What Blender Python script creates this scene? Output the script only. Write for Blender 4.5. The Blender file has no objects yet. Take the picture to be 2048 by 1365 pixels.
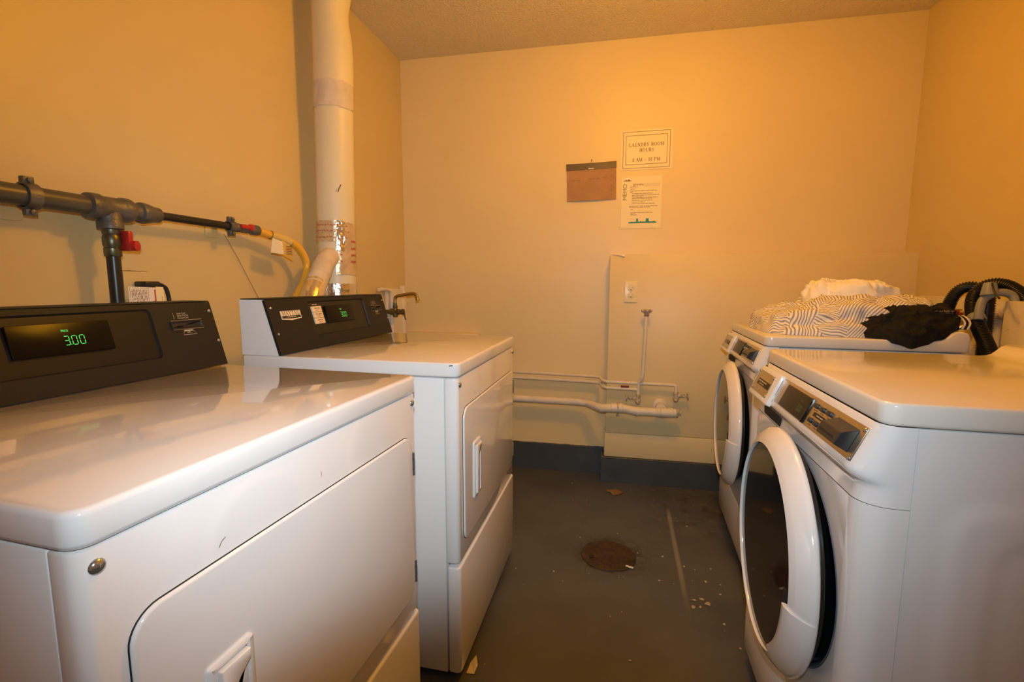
import bpy, bmesh, math, random
from mathutils import Vector, Matrix, noise

S = bpy.context.scene
COL = S.collection
PI = math.pi
random.seed(7)

# ------------------------------------------------------------------ camera
cam_d = bpy.data.cameras.new('camera')
cam = bpy.data.objects.new('camera', cam_d)
COL.objects.link(cam)
_R = Vector((0.96565605, 0.25980637, 0.00300625))
_U = Vector((-0.03387172, 0.11440699, 0.99285636))
_B = Vector((0.25760647, -0.95885958, 0.11927789))
cam.matrix_world = Matrix(((_R.x, _U.x, _B.x, 0.49), (_R.y, _U.y, _B.y, -0.2849), (_R.z, _U.z, _B.z, 1.1257), (0, 0, 0, 1)))
cam_d.sensor_width = 36.0
cam_d.lens = 943.99 / 2048 * 36.0
cam_d.clip_start = 0.01
S.camera = cam

# ------------------------------------------------------------------ world, lamps, exposure
w = bpy.data.worlds.new('world'); S.world = w; w.use_nodes = True
w.node_tree.nodes['Background'].inputs[0].default_value = (1.0, 0.7, 0.4, 1)
w.node_tree.nodes['Background'].inputs[1].default_value = 0.004

def lamp(name, kind, loc, energy, color, size, aim=None, **kw):
    d = bpy.data.lights.new(name, kind); d.energy = energy; d.color = color
    if kind in ('POINT', 'SPOT'): d.shadow_soft_size = size
    for k, v in kw.items(): setattr(d, k, v)
    o = bpy.data.objects.new(name, d); COL.objects.link(o); o.location = loc
    if aim is not None:
        o.rotation_euler = (Vector(aim) - Vector(loc)).to_track_quat('-Z', 'Y').to_euler()
    return o
# the pop-up flash of the camera: wide beam, lens shadow painted into its lower middle
flash = lamp('camera_flash_light', 'SPOT', (0.50, -0.30, 1.235), 53, (0.80, 0.96, 1.06), 0.016, spot_size=math.radians(118), spot_blend=1.0)
flash.rotation_euler = cam.matrix_world.to_euler()
flash.data.use_nodes = True
def _beam(nt):
    em = nt.nodes['Emission']; tc = nt.nodes.new('ShaderNodeTexCoord'); sp = nt.nodes.new('ShaderNodeSeparateXYZ')
    nt.links.new(tc.outputs['Normal'], sp.inputs[0])
    def mth(op, x, y):
        n = nt.nodes.new('ShaderNodeMath'); n.operation = op
        for i, q in enumerate((x, y)):
            if isinstance(q, (int, float)): n.inputs[i].default_value = q
            else: nt.links.new(q, n.inputs[i])
        return n.outputs[0]
    z = mth('ABSOLUTE', sp.outputs[2], 0); x = mth('DIVIDE', sp.outputs[0], z); y = mth('DIVIDE', sp.outputs[1], z)
    edge = mth('ADD', mth('ADD', y, 0.60), mth('MULTIPLY', mth('MULTIPLY', x, x), 0.9))
    r = nt.nodes.new('ShaderNodeMapRange'); r.interpolation_type = 'SMOOTHSTEP'; nt.links.new(edge, r.inputs[0])
    r.inputs[1].default_value = -0.12; r.inputs[2].default_value = 0.12; r.inputs[3].default_value = 0.04; r.inputs[4].default_value = 1.0
    nt.links.new(r.outputs[0], em.inputs[1])
_beam(flash.data.node_tree)

S.view_settings.view_transform = 'Standard'
S.view_settings.look = 'None'
S.view_settings.gamma = 1.0
S.view_settings.use_curve_mapping = False
S.view_settings.exposure = 0.0

# ------------------------------------------------------------------ materials
def mat(name, col, rough=0.5, metal=0.0, var=0.0, vscale=4.0, bump=0.0, bscale=60.0, coat=0.0, emit=None, col2=None, rvar=0.0, alpha=None, spec=None):
    m = bpy.data.materials.new(name); m.use_nodes = True
    nt = m.node_tree; b = nt.nodes['Principled BSDF']
    b.inputs['Base Color'].default_value = (*col, 1); b.inputs['Roughness'].default_value = rough
    b.inputs['Metallic'].default_value = metal
    if coat: b.inputs['Coat Weight'].default_value = coat; b.inputs['Coat Roughness'].default_value = 0.04; b.inputs['Coat IOR'].default_value = 1.65
    if spec is not None: b.inputs['Specular IOR Level'].default_value = spec
    if alpha is not None: b.inputs['Alpha'].default_value = alpha
    tc = nt.nodes.new('ShaderNodeTexCoord')
    if var or rvar:
        n = nt.nodes.new('ShaderNodeTexNoise'); n.inputs['Scale'].default_value = vscale; n.inputs['Detail'].default_value = 6
        nt.links.new(tc.outputs['Object'], n.inputs['Vector'])
        mx = nt.nodes.new('ShaderNodeMix'); mx.data_type = 'RGBA'
        c2 = col2 if col2 else tuple(max(0, c * (1 - var)) for c in col)
        mx.inputs[6].default_value = (*col, 1); mx.inputs[7].default_value = (*c2, 1)
        mr = nt.nodes.new('ShaderNodeMapRange'); mr.inputs[1].default_value = 0.35; mr.inputs[2].default_value = 0.7
        nt.links.new(n.outputs['Fac'], mr.inputs[0]); nt.links.new(mr.outputs[0], mx.inputs[0])
        nt.links.new(mx.outputs[2], b.inputs['Base Color'])
        if rvar:
            r2 = nt.nodes.new('ShaderNodeMapRange'); r2.inputs[3].default_value = rough; r2.inputs[4].default_value = rough + rvar
            nt.links.new(mr.outputs[0], r2.inputs[0]); nt.links.new(r2.outputs[0], b.inputs['Roughness'])
    if bump:
        n2 = nt.nodes.new('ShaderNodeTexNoise'); n2.inputs['Scale'].default_value = bscale; n2.inputs['Detail'].default_value = 4
        nt.links.new(tc.outputs['Object'], n2.inputs['Vector'])
        bp = nt.nodes.new('ShaderNodeBump'); bp.inputs['Strength'].default_value = bump; bp.inputs['Distance'].default_value = 0.01
        nt.links.new(n2.outputs['Fac'], bp.inputs['Height']); nt.links.new(bp.outputs['Normal'], b.inputs['Normal'])
    if emit:
        b.inputs['Emission Color'].default_value = (*emit[0], 1); b.inputs['Emission Strength'].default_value = emit[1]
    return m

M = {}
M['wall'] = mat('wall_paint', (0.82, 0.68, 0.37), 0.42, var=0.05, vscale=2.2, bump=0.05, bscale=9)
M['wall_dimmed'] = mat('dimmed_wall_paint', (0.70, 0.565, 0.28), 0.42, var=0.05, vscale=2.2, bump=0.05, bscale=9)  # wall paint darkened: weaker light on the side walls put into the colour
M['ceil'] = mat('ceiling_plaster', (0.84, 0.74, 0.52), 0.9, var=0.06, vscale=3, bump=0.9, bscale=120)
M['grey'] = mat('grey_baseboard_paint', (0.060, 0.072, 0.082), 0.42, var=0.25, vscale=7, bump=0.1, bscale=20)
M['enamel'] = mat('white_enamel', (0.83, 0.83, 0.83), 0.10, coat=0.8)
M['enamel_side'] = mat('white_enamel_side', (0.80, 0.80, 0.80), 0.24)
M['enamel_worn'] = mat('scuffed_white_enamel', (0.80, 0.77, 0.70), 0.14, var=0.05, vscale=5, rvar=0.07, coat=0.3)
M['dark_gap'] = mat('dark_gap', (0.012, 0.012, 0.012), 0.8)
M['console'] = mat('black_textured_panel', (0.013, 0.013, 0.0125), 0.45, bump=0.12, bscale=500, spec=0.28)
M['console_inset'] = mat('black_satin_panel', (0.013, 0.012, 0.011), 0.3, bump=0.02, bscale=40, spec=0.35)
M['gloss_black'] = mat('black_glass', (0.006, 0.006, 0.007), 0.05)
M['display'] = mat('dark_display_window', (0.004, 0.004, 0.004), 0.25, spec=0.15)
M['black_plastic'] = mat('black_plastic', (0.02, 0.02, 0.022), 0.32)
M['rubber'] = mat('black_rubber', (0.012, 0.012, 0.014), 0.38)
M['greyrub'] = mat('grey_rubber', (0.12, 0.14, 0.19), 0.3, var=0.3, vscale=30)
M['chrome'] = mat('chrome', (0.52, 0.57, 0.58), 0.16, 0.9)
M['steel'] = mat('brushed_steel', (0.62, 0.56, 0.47), 0.3, 1.0, var=0.06, vscale=80)
M['cream_label'] = mat('cream_label', (0.78, 0.66, 0.46), 0.4)
M['badge'] = mat('badge_print', (0.82, 0.70, 0.50), 0.35)
M['ink'] = mat('dark_ink', (0.03, 0.022, 0.02), 0.6)
M['ink_soft'] = mat('faded_ink', (0.20, 0.11, 0.05), 0.7)
M['ink_red'] = mat('red_ink', (0.52, 0.10, 0.06), 0.5)
M['ink_teal'] = mat('teal_ink', (0.02, 0.28, 0.24), 0.6)
M['ink_sage'] = mat('sage_ink', (0.18, 0.24, 0.13), 0.6)
M['ink_pale'] = mat('pale_ink', (0.55, 0.46, 0.33), 0.5)
M['green_led'] = mat('green_led', (0.02, 0.2, 0.05), 0.4, emit=((0.10, 0.9, 0.16), 1.0))
M['green_led_dim'] = mat('dim_green_led', (0.05, 0.12, 0.03), 0.4, emit=((0.12, 0.4, 0.08), 0.22))
M['pipe_grey'] = mat('grey_gas_pipe', (0.105, 0.10, 0.075), 0.36, 0.2, var=0.3, vscale=14)
M['pipe_dark'] = mat('black_iron_pipe', (0.045, 0.043, 0.04), 0.33, 0.5, var=0.3, vscale=20)
M['galv'] = mat('galvanised_fitting', (0.17, 0.165, 0.15), 0.42, 0.45, var=0.35, vscale=25, bump=0.2, bscale=80)
M['brass'] = mat('dull_brass', (0.42, 0.33, 0.16), 0.32, 0.9, var=0.35, vscale=40)
M['brass_green'] = mat('tarnished_brass', (0.19, 0.19, 0.12), 0.36, 0.8, var=0.5, vscale=40)
M['red'] = mat('red_handle', (0.50, 0.025, 0.02), 0.35)
M['red_dark'] = mat('dark_red_handle', (0.22, 0.015, 0.008), 0.45)
M['hose_yellow'] = mat('yellow_gas_hose', (0.85, 0.46, 0.045), 0.3)
M['tag'] = mat('tag_paper', (0.80, 0.72, 0.52), 0.6)
M['tag_yellow'] = mat('yellow_tag_paper', (0.72, 0.53, 0.16), 0.55)
M['duct'] = mat('painted_duct', (0.80, 0.74, 0.52), 0.42, var=0.06, vscale=6, bump=0.05, bscale=14)
M['duct_flex'] = mat('dusty_duct', (0.74, 0.66, 0.55), 0.55, var=0.16, vscale=22, bump=0.2, bscale=30)
M['foil'] = mat('crumpled_foil', (0.86, 0.80, 0.66), 0.2, 0.9, bump=0.45, bscale=28)
M['tape'] = mat('printed_foil_tape', (0.76, 0.61, 0.38), 0.3, 0.35, var=0.25, vscale=25, bump=0.4, bscale=32)
M['paper'] = mat('paper', (0.88, 0.80, 0.50), 0.5, bump=0.03, bscale=12)
M['paper_white'] = mat('white_paper', (0.86, 0.82, 0.74), 0.4, bump=0.03, bscale=10)
M['card'] = mat('brown_cardboard', (0.47, 0.27, 0.135), 0.75, var=0.18, vscale=9, bump=0.1, bscale=40)
M['card_dark'] = mat('dark_tape_strip', (0.15, 0.115, 0.06), 0.5, var=0.2, vscale=20)
M['plastic_clear'] = mat('clear_tape', (0.95, 0.90, 0.70), 0.16, alpha=0.12, bump=0.4, bscale=40)
M['ivory'] = mat('ivory_plate', (0.86, 0.74, 0.45), 0.3)
M['pipe_paint'] = mat('painted_pipe', (0.80, 0.74, 0.61), 0.38, var=0.1, vscale=18, bump=0.15, bscale=30)
M['pipe_chip'] = mat('painted_valve', (0.66, 0.58, 0.45), 0.45, var=0.6, vscale=70, bump=0.3, bscale=60)
M['rust'] = mat('rusty_iron', (0.075, 0.045, 0.028), 0.6, 0.3, var=0.55, vscale=14, bump=0.9, bscale=45)
M['leaf'] = mat('dry_leaf', (0.27, 0.16, 0.065), 0.7, var=0.3, vscale=40)
M['scrap'] = mat('paper_scrap', (0.72, 0.66, 0.52), 0.7)
M['crumb'] = mat('crumbs', (0.62, 0.52, 0.33), 0.8, var=0.4, vscale=9)
M['board'] = mat('painted_board', (0.80, 0.74, 0.63), 0.5, var=0.1, vscale=8, bump=0.15, bscale=25)
M['hook'] = mat('grey_plastic_hook', (0.26, 0.28, 0.29), 0.4)
M['white_cloth'] = mat('white_cotton', (0.90, 0.88, 0.82), 0.9, bump=0.25, bscale=300)
M['black_cloth'] = mat('black_knit', (0.009, 0.009, 0.0085), 0.8, var=0.4, vscale=60, bump=0.35, bscale=260, spec=0.3)
M['grey_cloth'] = mat('grey_knit', (0.05, 0.045, 0.05), 0.9)

def nodes(m): return m.node_tree, m.node_tree.nodes['Principled BSDF']
def math_node(nt, op, a, b=None, clamp=False):
    n = nt.nodes.new('ShaderNodeMath'); n.operation = op; n.use_clamp = clamp
    for i, x in enumerate((a, b)):
        if x is None: continue
        if isinstance(x, (int, float)): n.inputs[i].default_value = x
        else: nt.links.new(x, n.inputs[i])
    return n.outputs[0]

def floor_material():
    m = mat('painted_concrete_floor', (0.085, 0.083, 0.080), 0.36, bump=0.12, bscale=26)
    nt, b = nodes(m)
    geo = nt.nodes.new('ShaderNodeNewGeometry'); P = geo.outputs['Position']
    def noi(scale, detail=5):
        n = nt.nodes.new('ShaderNodeTexNoise'); n.inputs['Scale'].default_value = scale; n.inputs['Detail'].default_value = detail
        nt.links.new(P, n.inputs['Vector']); return n.outputs['Fac']
    def ramp(x, a, c):
        n = nt.nodes.new('ShaderNodeMapRange'); n.interpolation_type = 'SMOOTHSTEP'
        nt.links.new(x, n.inputs[0]); n.inputs[1].default_value = a; n.inputs[2].default_value = c; return n.outputs[0]
    def mix(f, c1, c2):
        n = nt.nodes.new('ShaderNodeMix'); n.data_type = 'RGBA'; nt.links.new(f, n.inputs[0])
        for i, c in ((6, c1), (7, c2)):
            if isinstance(c, tuple): n.inputs[i].default_value = (*c, 1)
            else: nt.links.new(c, n.inputs[i])
        return n.outputs[2]
    def dist(p):
        n = nt.nodes.new('ShaderNodeVectorMath'); n.operation = 'DISTANCE'; nt.links.new(P, n.inputs[0]); n.inputs[1].default_value = p; return n.outputs['Value']
    base = mix(ramp(noi(3.5), 0.35, 0.7), (0.082, 0.088, 0.096), (0.062, 0.066, 0.074))
    # worn yellowish specks round the drain, and the stain beside the far washer
    near = ramp(dist((0.45, 1.72, 0)), 0.55, 0.05)
    spk = ramp(noi(170, 2), 0.60, 0.72)
    base = mix(math_node(nt, 'MULTIPLY', math_node(nt, 'MULTIPLY', near, spk), 0.6), base, (0.24, 0.20, 0.11))
    st = math_node(nt, 'MULTIPLY', ramp(dist((0.83, 2.12, 0)), 0.38, 0.05), ramp(noi(11), 0.50, 0.62))
    base = mix(math_node(nt, 'MULTIPLY', st, 0.75), base, (0.022, 0.020, 0.018))
    st2 = math_node(nt, 'MULTIPLY', ramp(dist((0.78, 2.2, 0)), 0.42, 0.08), ramp(noi(26), 0.58, 0.66))
    base = mix(math_node(nt, 'MULTIPLY', st2, 0.6), base, (0.22, 0.16, 0.07))
    rust = math_node(nt, 'MULTIPLY', ramp(dist((0.41, 1.62, 0)), 0.19, 0.10), ramp(noi(30), 0.35, 0.6))
    base = mix(math_node(nt, 'MULTIPLY', rust, 0.8), base, (0.028, 0.019, 0.014))
    # drag mark
    A = Vector((0.662, 2.17, 0)); B = Vector((0.692, 1.28, 0)); D = (B - A); Ln = D.length; D.normalize(); N = Vector((-D.y, D.x, 0))
    sub = nt.nodes.new('ShaderNodeVectorMath'); sub.operation = 'SUBTRACT'; nt.links.new(P, sub.inputs[0]); sub.inputs[1].default_value = A
    def dot(v):
        n = nt.nodes.new('ShaderNodeVectorMath'); n.operation = 'DOT_PRODUCT'; nt.links.new(sub.outputs[0], n.inputs[0]); n.inputs[1].default_value = v; return n.outputs['Value']
    across = math_node(nt, 'ABSOLUTE', dot(N)); along = dot(D)
    mk = math_node(nt, 'MULTIPLY', ramp(across, 0.014, 0.003), math_node(nt, 'MULTIPLY', ramp(along, 0.0, 0.15), ramp(along, Ln, Ln - 0.35)))
    mk = math_node(nt, 'MULTIPLY', mk, math_node(nt, 'ADD', 0.25, math_node(nt, 'MULTIPLY', noi(60), 0.5)))
    base = mix(mk, base, (0.33, 0.31, 0.28))
    nt.links.new(base, b.inputs['Base Color'])
    return m
M['floor'] = floor_material()

def stripe_material():
    m = mat('striped_cotton', (0.85, 0.80, 0.68), 0.9, bump=0.2, bscale=300)
    nt, b = nodes(m)
    uv = nt.nodes.new('ShaderNodeUVMap'); uv.uv_map = 'weave'
    sp = nt.nodes.new('ShaderNodeSeparateXYZ'); nt.links.new(uv.outputs[0], sp.inputs[0])
    f = math_node(nt, 'FRACT', math_node(nt, 'MULTIPLY', sp.outputs[0], 1 / 0.0092))
    t = math_node(nt, 'ABSOLUTE', math_node(nt, 'SUBTRACT', f, 0.5))
    r = nt.nodes.new('ShaderNodeMapRange'); r.interpolation_type = 'SMOOTHSTEP'; nt.links.new(t, r.inputs[0]); r.inputs[1].default_value = 0.16; r.inputs[2].default_value = 0.26
    mx = nt.nodes.new('ShaderNodeMix'); mx.data_type = 'RGBA'; nt.links.new(r.outputs[0], mx.inputs[0])
    mx.inputs[6].default_value = (0.31, 0.315, 0.37, 1); mx.inputs[7].default_value = (0.86, 0.80, 0.68, 1)
    nt.links.new(mx.outputs[2], b.inputs['Base Color'])
    return m
M['stripe'] = stripe_material()

# ------------------------------------------------------------------ helpers
def obj(name, bm, m, parent=None, smooth=True, angle=35, recalc=True):
    me = bpy.data.meshes.new(name)
    if recalc: bmesh.ops.recalc_face_normals(bm, faces=bm.faces[:])
    bm.to_mesh(me); bm.free()
    for x in (m if isinstance(m, (list, tuple)) else [m]): me.materials.append(M[x] if isinstance(x, str) else x)
    if smooth:
        for p in me.polygons: p.use_smooth = True
        me.set_sharp_from_angle(angle=math.radians(angle))
    o = bpy.data.objects.new(name, me); COL.objects.link(o)
    if parent is not None: o.parent = parent
    return o

def tag(o, label=None, cat=None, group=None, kind=None):
    if label: o['label'] = label
    if cat: o['category'] = cat
    if group: o['group'] = group
    if kind: o['kind'] = kind
    return o
def thing(name, label, cat, loc=(0, 0, 0), rz=0.0, group=None):
    o = bpy.data.objects.new(name, None); COL.objects.link(o); o.empty_display_size = 0.05
    o.location = loc; o.rotation_euler = (0, 0, rz)
    return tag(o, label, cat, group)
def copy_tree(o, parent=None):
    c = o.copy(); COL.objects.link(c)
    if parent is not None: c.parent = parent
    for ch in list(o.children): copy_tree(ch, c)
    return c
def NB(): return bmesh.new()
def merge(bm, other, mtx=None, mi=0):
    if mtx is not None: other.transform(mtx)
    me = bpy.data.meshes.new('tmp'); 
    for f in other.faces: f.material_index = mi
    other.to_mesh(me); other.free(); bm.from_mesh(me); bpy.data.meshes.remove(me); return bm

def box(x0, x1, y0, y1, z0, z1, bev=0.0, seg=2, vsel=None, vr=0.0, vseg=5):
    """box; vsel(edge midpoint, dir) picks edges rounded with the radius vr first, then every edge gets bev"""
    bm = NB(); bmesh.ops.create_cube(bm, size=1.0)
    for v in bm.verts:
        v.co = Vector(((x0 + x1) / 2 + v.co.x * (x1 - x0), (y0 + y1) / 2 + v.co.y * (y1 - y0), (z0 + z1) / 2 + v.co.z * (z1 - z0)))
    if vsel:
        es = [e for e in bm.edges if vsel((e.verts[0].co + e.verts[1].co) / 2, (e.verts[0].co - e.verts[1].co).normalized())]
        bmesh.ops.bevel(bm, geom=es, offset=vr, segments=vseg, profile=0.5, affect='EDGES')
    if bev:
        es = [e for e in bm.edges if len(e.link_faces) == 2 and e.calc_face_angle(0) > math.radians(30)]
        bmesh.ops.bevel(bm, geom=es, offset=bev, segments=seg, profile=0.5, affect='EDGES', clamp_overlap=True)
    return bm

def rrect(a0, a1, b0, b1, r, n=6):
    r = max(1e-5, min(r, (a1 - a0) / 2 - 1e-5, (b1 - b0) / 2 - 1e-5)); P = []
    for cx, cy, s in ((a1 - r, b1 - r, 0), (a0 + r, b1 - r, PI / 2), (a0 + r, b0 + r, PI), (a1 - r, b0 + r, 1.5 * PI)):
        for i in range(n + 1):
            t = s + PI / 2 * i / n; P.append((cx + r * math.cos(t), cy + r * math.sin(t)))
    return P
def inset(P, d):
    cx = sum(p[0] for p in P) / len(P); cy = sum(p[1] for p in P) / len(P); n = len(P); Q = []
    for i in range(n):
        j = i - 1
        while (Vector(P[i]) - Vector(P[j])).length < 1e-7: j -= 1
        k = (i + 1) % n
        while (Vector(P[i]) - Vector(P[k])).length < 1e-7: k = (k + 1) % n
        t = Vector(P[k]) - Vector(P[j]); t.normalize(); Q.append((P[i][0] - t.y * d, P[i][1] + t.x * d))
    return Q
def loft(rings, caps=True):
    """rings: lists of 3D points, all of one length"""
    bm = NB(); R = [[bm.verts.new(p) for p in r] for r in rings]; n = len(R[0])
    for a, b in zip(R[:-1], R[1:]):
        for i in range(n):
            j = (i + 1) % n
            try: bm.faces.new((a[i], a[j], b[j], b[i]))
            except ValueError: pass
    if caps:
        bm.faces.new(R[0][::-1]); bm.faces.new(R[-1])
    return bm
def prism(P, c0, c1, bev=0.0, seg=3, back=False):
    """outline P (ccw) extruded from c0 to c1 with a rounded rim at c1"""
    L = [[(a, b, c0) for a, b in P]]
    if bev:
        for i in range(seg + 1):
            t = PI / 2 * i / seg; q = inset(P, bev * (1 - math.cos(t)))
            L.append([(a, b, c1 - bev + bev * math.sin(t)) for a, b in q])
    else: L.append([(a, b, c1) for a, b in P])
    return loft(L)
def slab(a0, a1, b0, b1, c0, c1, r=0.004, bev=0.0015, n=5, seg=3): return prism(rrect(a0, a1, b0, b1, r, n), c0, c1, bev, seg)
def ray_rect(ang, a0, a1, b0, b1, ca, cb):
    dx, dy = math.cos(ang), math.sin(ang); t = 1e9
    if dx > 1e-9: t = min(t, (a1 - ca) / dx)
    if dx < -1e-9: t = min(t, (a0 - ca) / dx)
    if dy > 1e-9: t = min(t, (b1 - cb) / dy)
    if dy < -1e-9: t = min(t, (b0 - cb) / dy)
    return (ca + dx * t, cb + dy * t)
def frame_rings(inner, outer_rect):
    """outer-rectangle points seen from the middle of the inner outline through its points, corners kept"""
    ca = sum(p[0] for p in inner) / len(inner); cb = sum(p[1] for p in inner) / len(inner)
    Q = [list(ray_rect(math.atan2(b - cb, a - ca), *outer_rect, ca, cb)) for a, b in inner]
    for cx in outer_rect[:2]:
        for cy in outer_rect[2:]:
            k = min(range(len(Q)), key=lambda i: (Q[i][0] - cx) ** 2 + (Q[i][1] - cy) ** 2); Q[k] = [cx, cy]
    return [tuple(q) for q in Q]

def smooth_path(P, n=8):
    P = [Vector(p) for p in P]; Q = []
    for i in range(len(P) - 1):
        p0 = P[max(0, i - 1)]; p1 = P[i]; p2 = P[i + 1]; p3 = P[min(len(P) - 1, i + 2)]
        for k in range(n):
            t = k / n
            Q.append(0.5 * ((2 * p1) + (p2 - p0) * t + (2 * p0 - 5 * p1 + 4 * p2 - p3) * t * t + (3 * p1 - p0 - 3 * p2 + p3) * t ** 3))
    Q.append(P[-1]); return Q
def tube(P, r, seg=14, caps=True):
    P = [Vector(p) for p in P]; n = len(P); rings = []
    T = [(P[min(i + 1, n - 1)] - P[max(i - 1, 0)]).normalized() for i in range(n)]
    up = Vector((0, 0, 1)) if abs(T[0].z) < 0.9 else Vector((1, 0, 0))
    N = (up - T[0] * up.dot(T[0])).normalized()
    for i in range(n):
        N = (N - T[i] * N.dot(T[i])).normalized(); B = T[i].cross(N)
        ri = r[i] if isinstance(r, (list, tuple)) else r
        rings.append([P[i] + (N * math.cos(2 * PI * k / seg) + B * math.sin(2 * PI * k / seg)) * ri for k in range(seg)])
    return loft(rings, caps)
def axis_mtx(o, d, xref=None):
    d = Vector(d).normalized(); x = Vector(xref) if xref else (Vector((1, 0, 0)) if abs(d.x) < 0.9 else Vector((0, 1, 0)))
    x = (x - d * x.dot(d)).normalized(); y = d.cross(x)
    return Matrix(((x.x, y.x, d.x, o[0]), (x.y, y.y, d.y, o[1]), (x.z, y.z, d.z, o[2]), (0, 0, 0, 1)))
def lathe(prof, o=(0, 0, 0), d=(0, 0, 1), seg=24, closed=False):
    bm = loft([[(r * math.cos(2 * PI * k / seg), r * math.sin(2 * PI * k / seg), h) for k in range(seg)] for r, h in prof], caps=not closed)
    bm.transform(axis_mtx(o, d)); return bm
def seg_tube(a, b, r, seg=14): return tube([a, b], r, seg)
def frame_mtx(o, X, Y, Z):
    return Matrix(((X[0], Y[0], Z[0], o[0]), (X[1], Y[1], Z[1], o[1]), (X[2], Y[2], Z[2], o[2]), (0, 0, 0, 1)))
def xf(bm, m): bm.transform(m); return bm

# ---- flat print
def ribbon(bm, pts, w, c=0.0):
    pts = [Vector((p[0], p[1])) for p in pts]; n = len(pts); L = []; R_ = []
    for i in range(n):
        t = (pts[min(i + 1, n - 1)] - pts[max(i - 1, 0)]); t.normalize(); nn = Vector((-t.y, t.x)) * w / 2
        L.append(bm.verts.new((pts[i].x + nn.x, pts[i].y + nn.y, c))); R_.append(bm.verts.new((pts[i].x - nn.x, pts[i].y - nn.y, c)))
    for i in range(n - 1): bm.faces.new((R_[i], R_[i + 1], L[i + 1], L[i]))
def rect(bm, a0, a1, b0, b1, c=0.0):
    bm.faces.new([bm.verts.new(p) for p in ((a0, b0, c), (a1, b0, c), (a1, b1, c), (a0, b1, c))])
def arc(cx, cy, rx, ry, a0, a1, n=12): return [(cx + rx * math.cos(a0 + (a1 - a0) * i / n), cy + ry * math.sin(a0 + (a1 - a0) * i / n)) for i in range(n + 1)]
K, k_ = 0.15, 0.06
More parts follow.
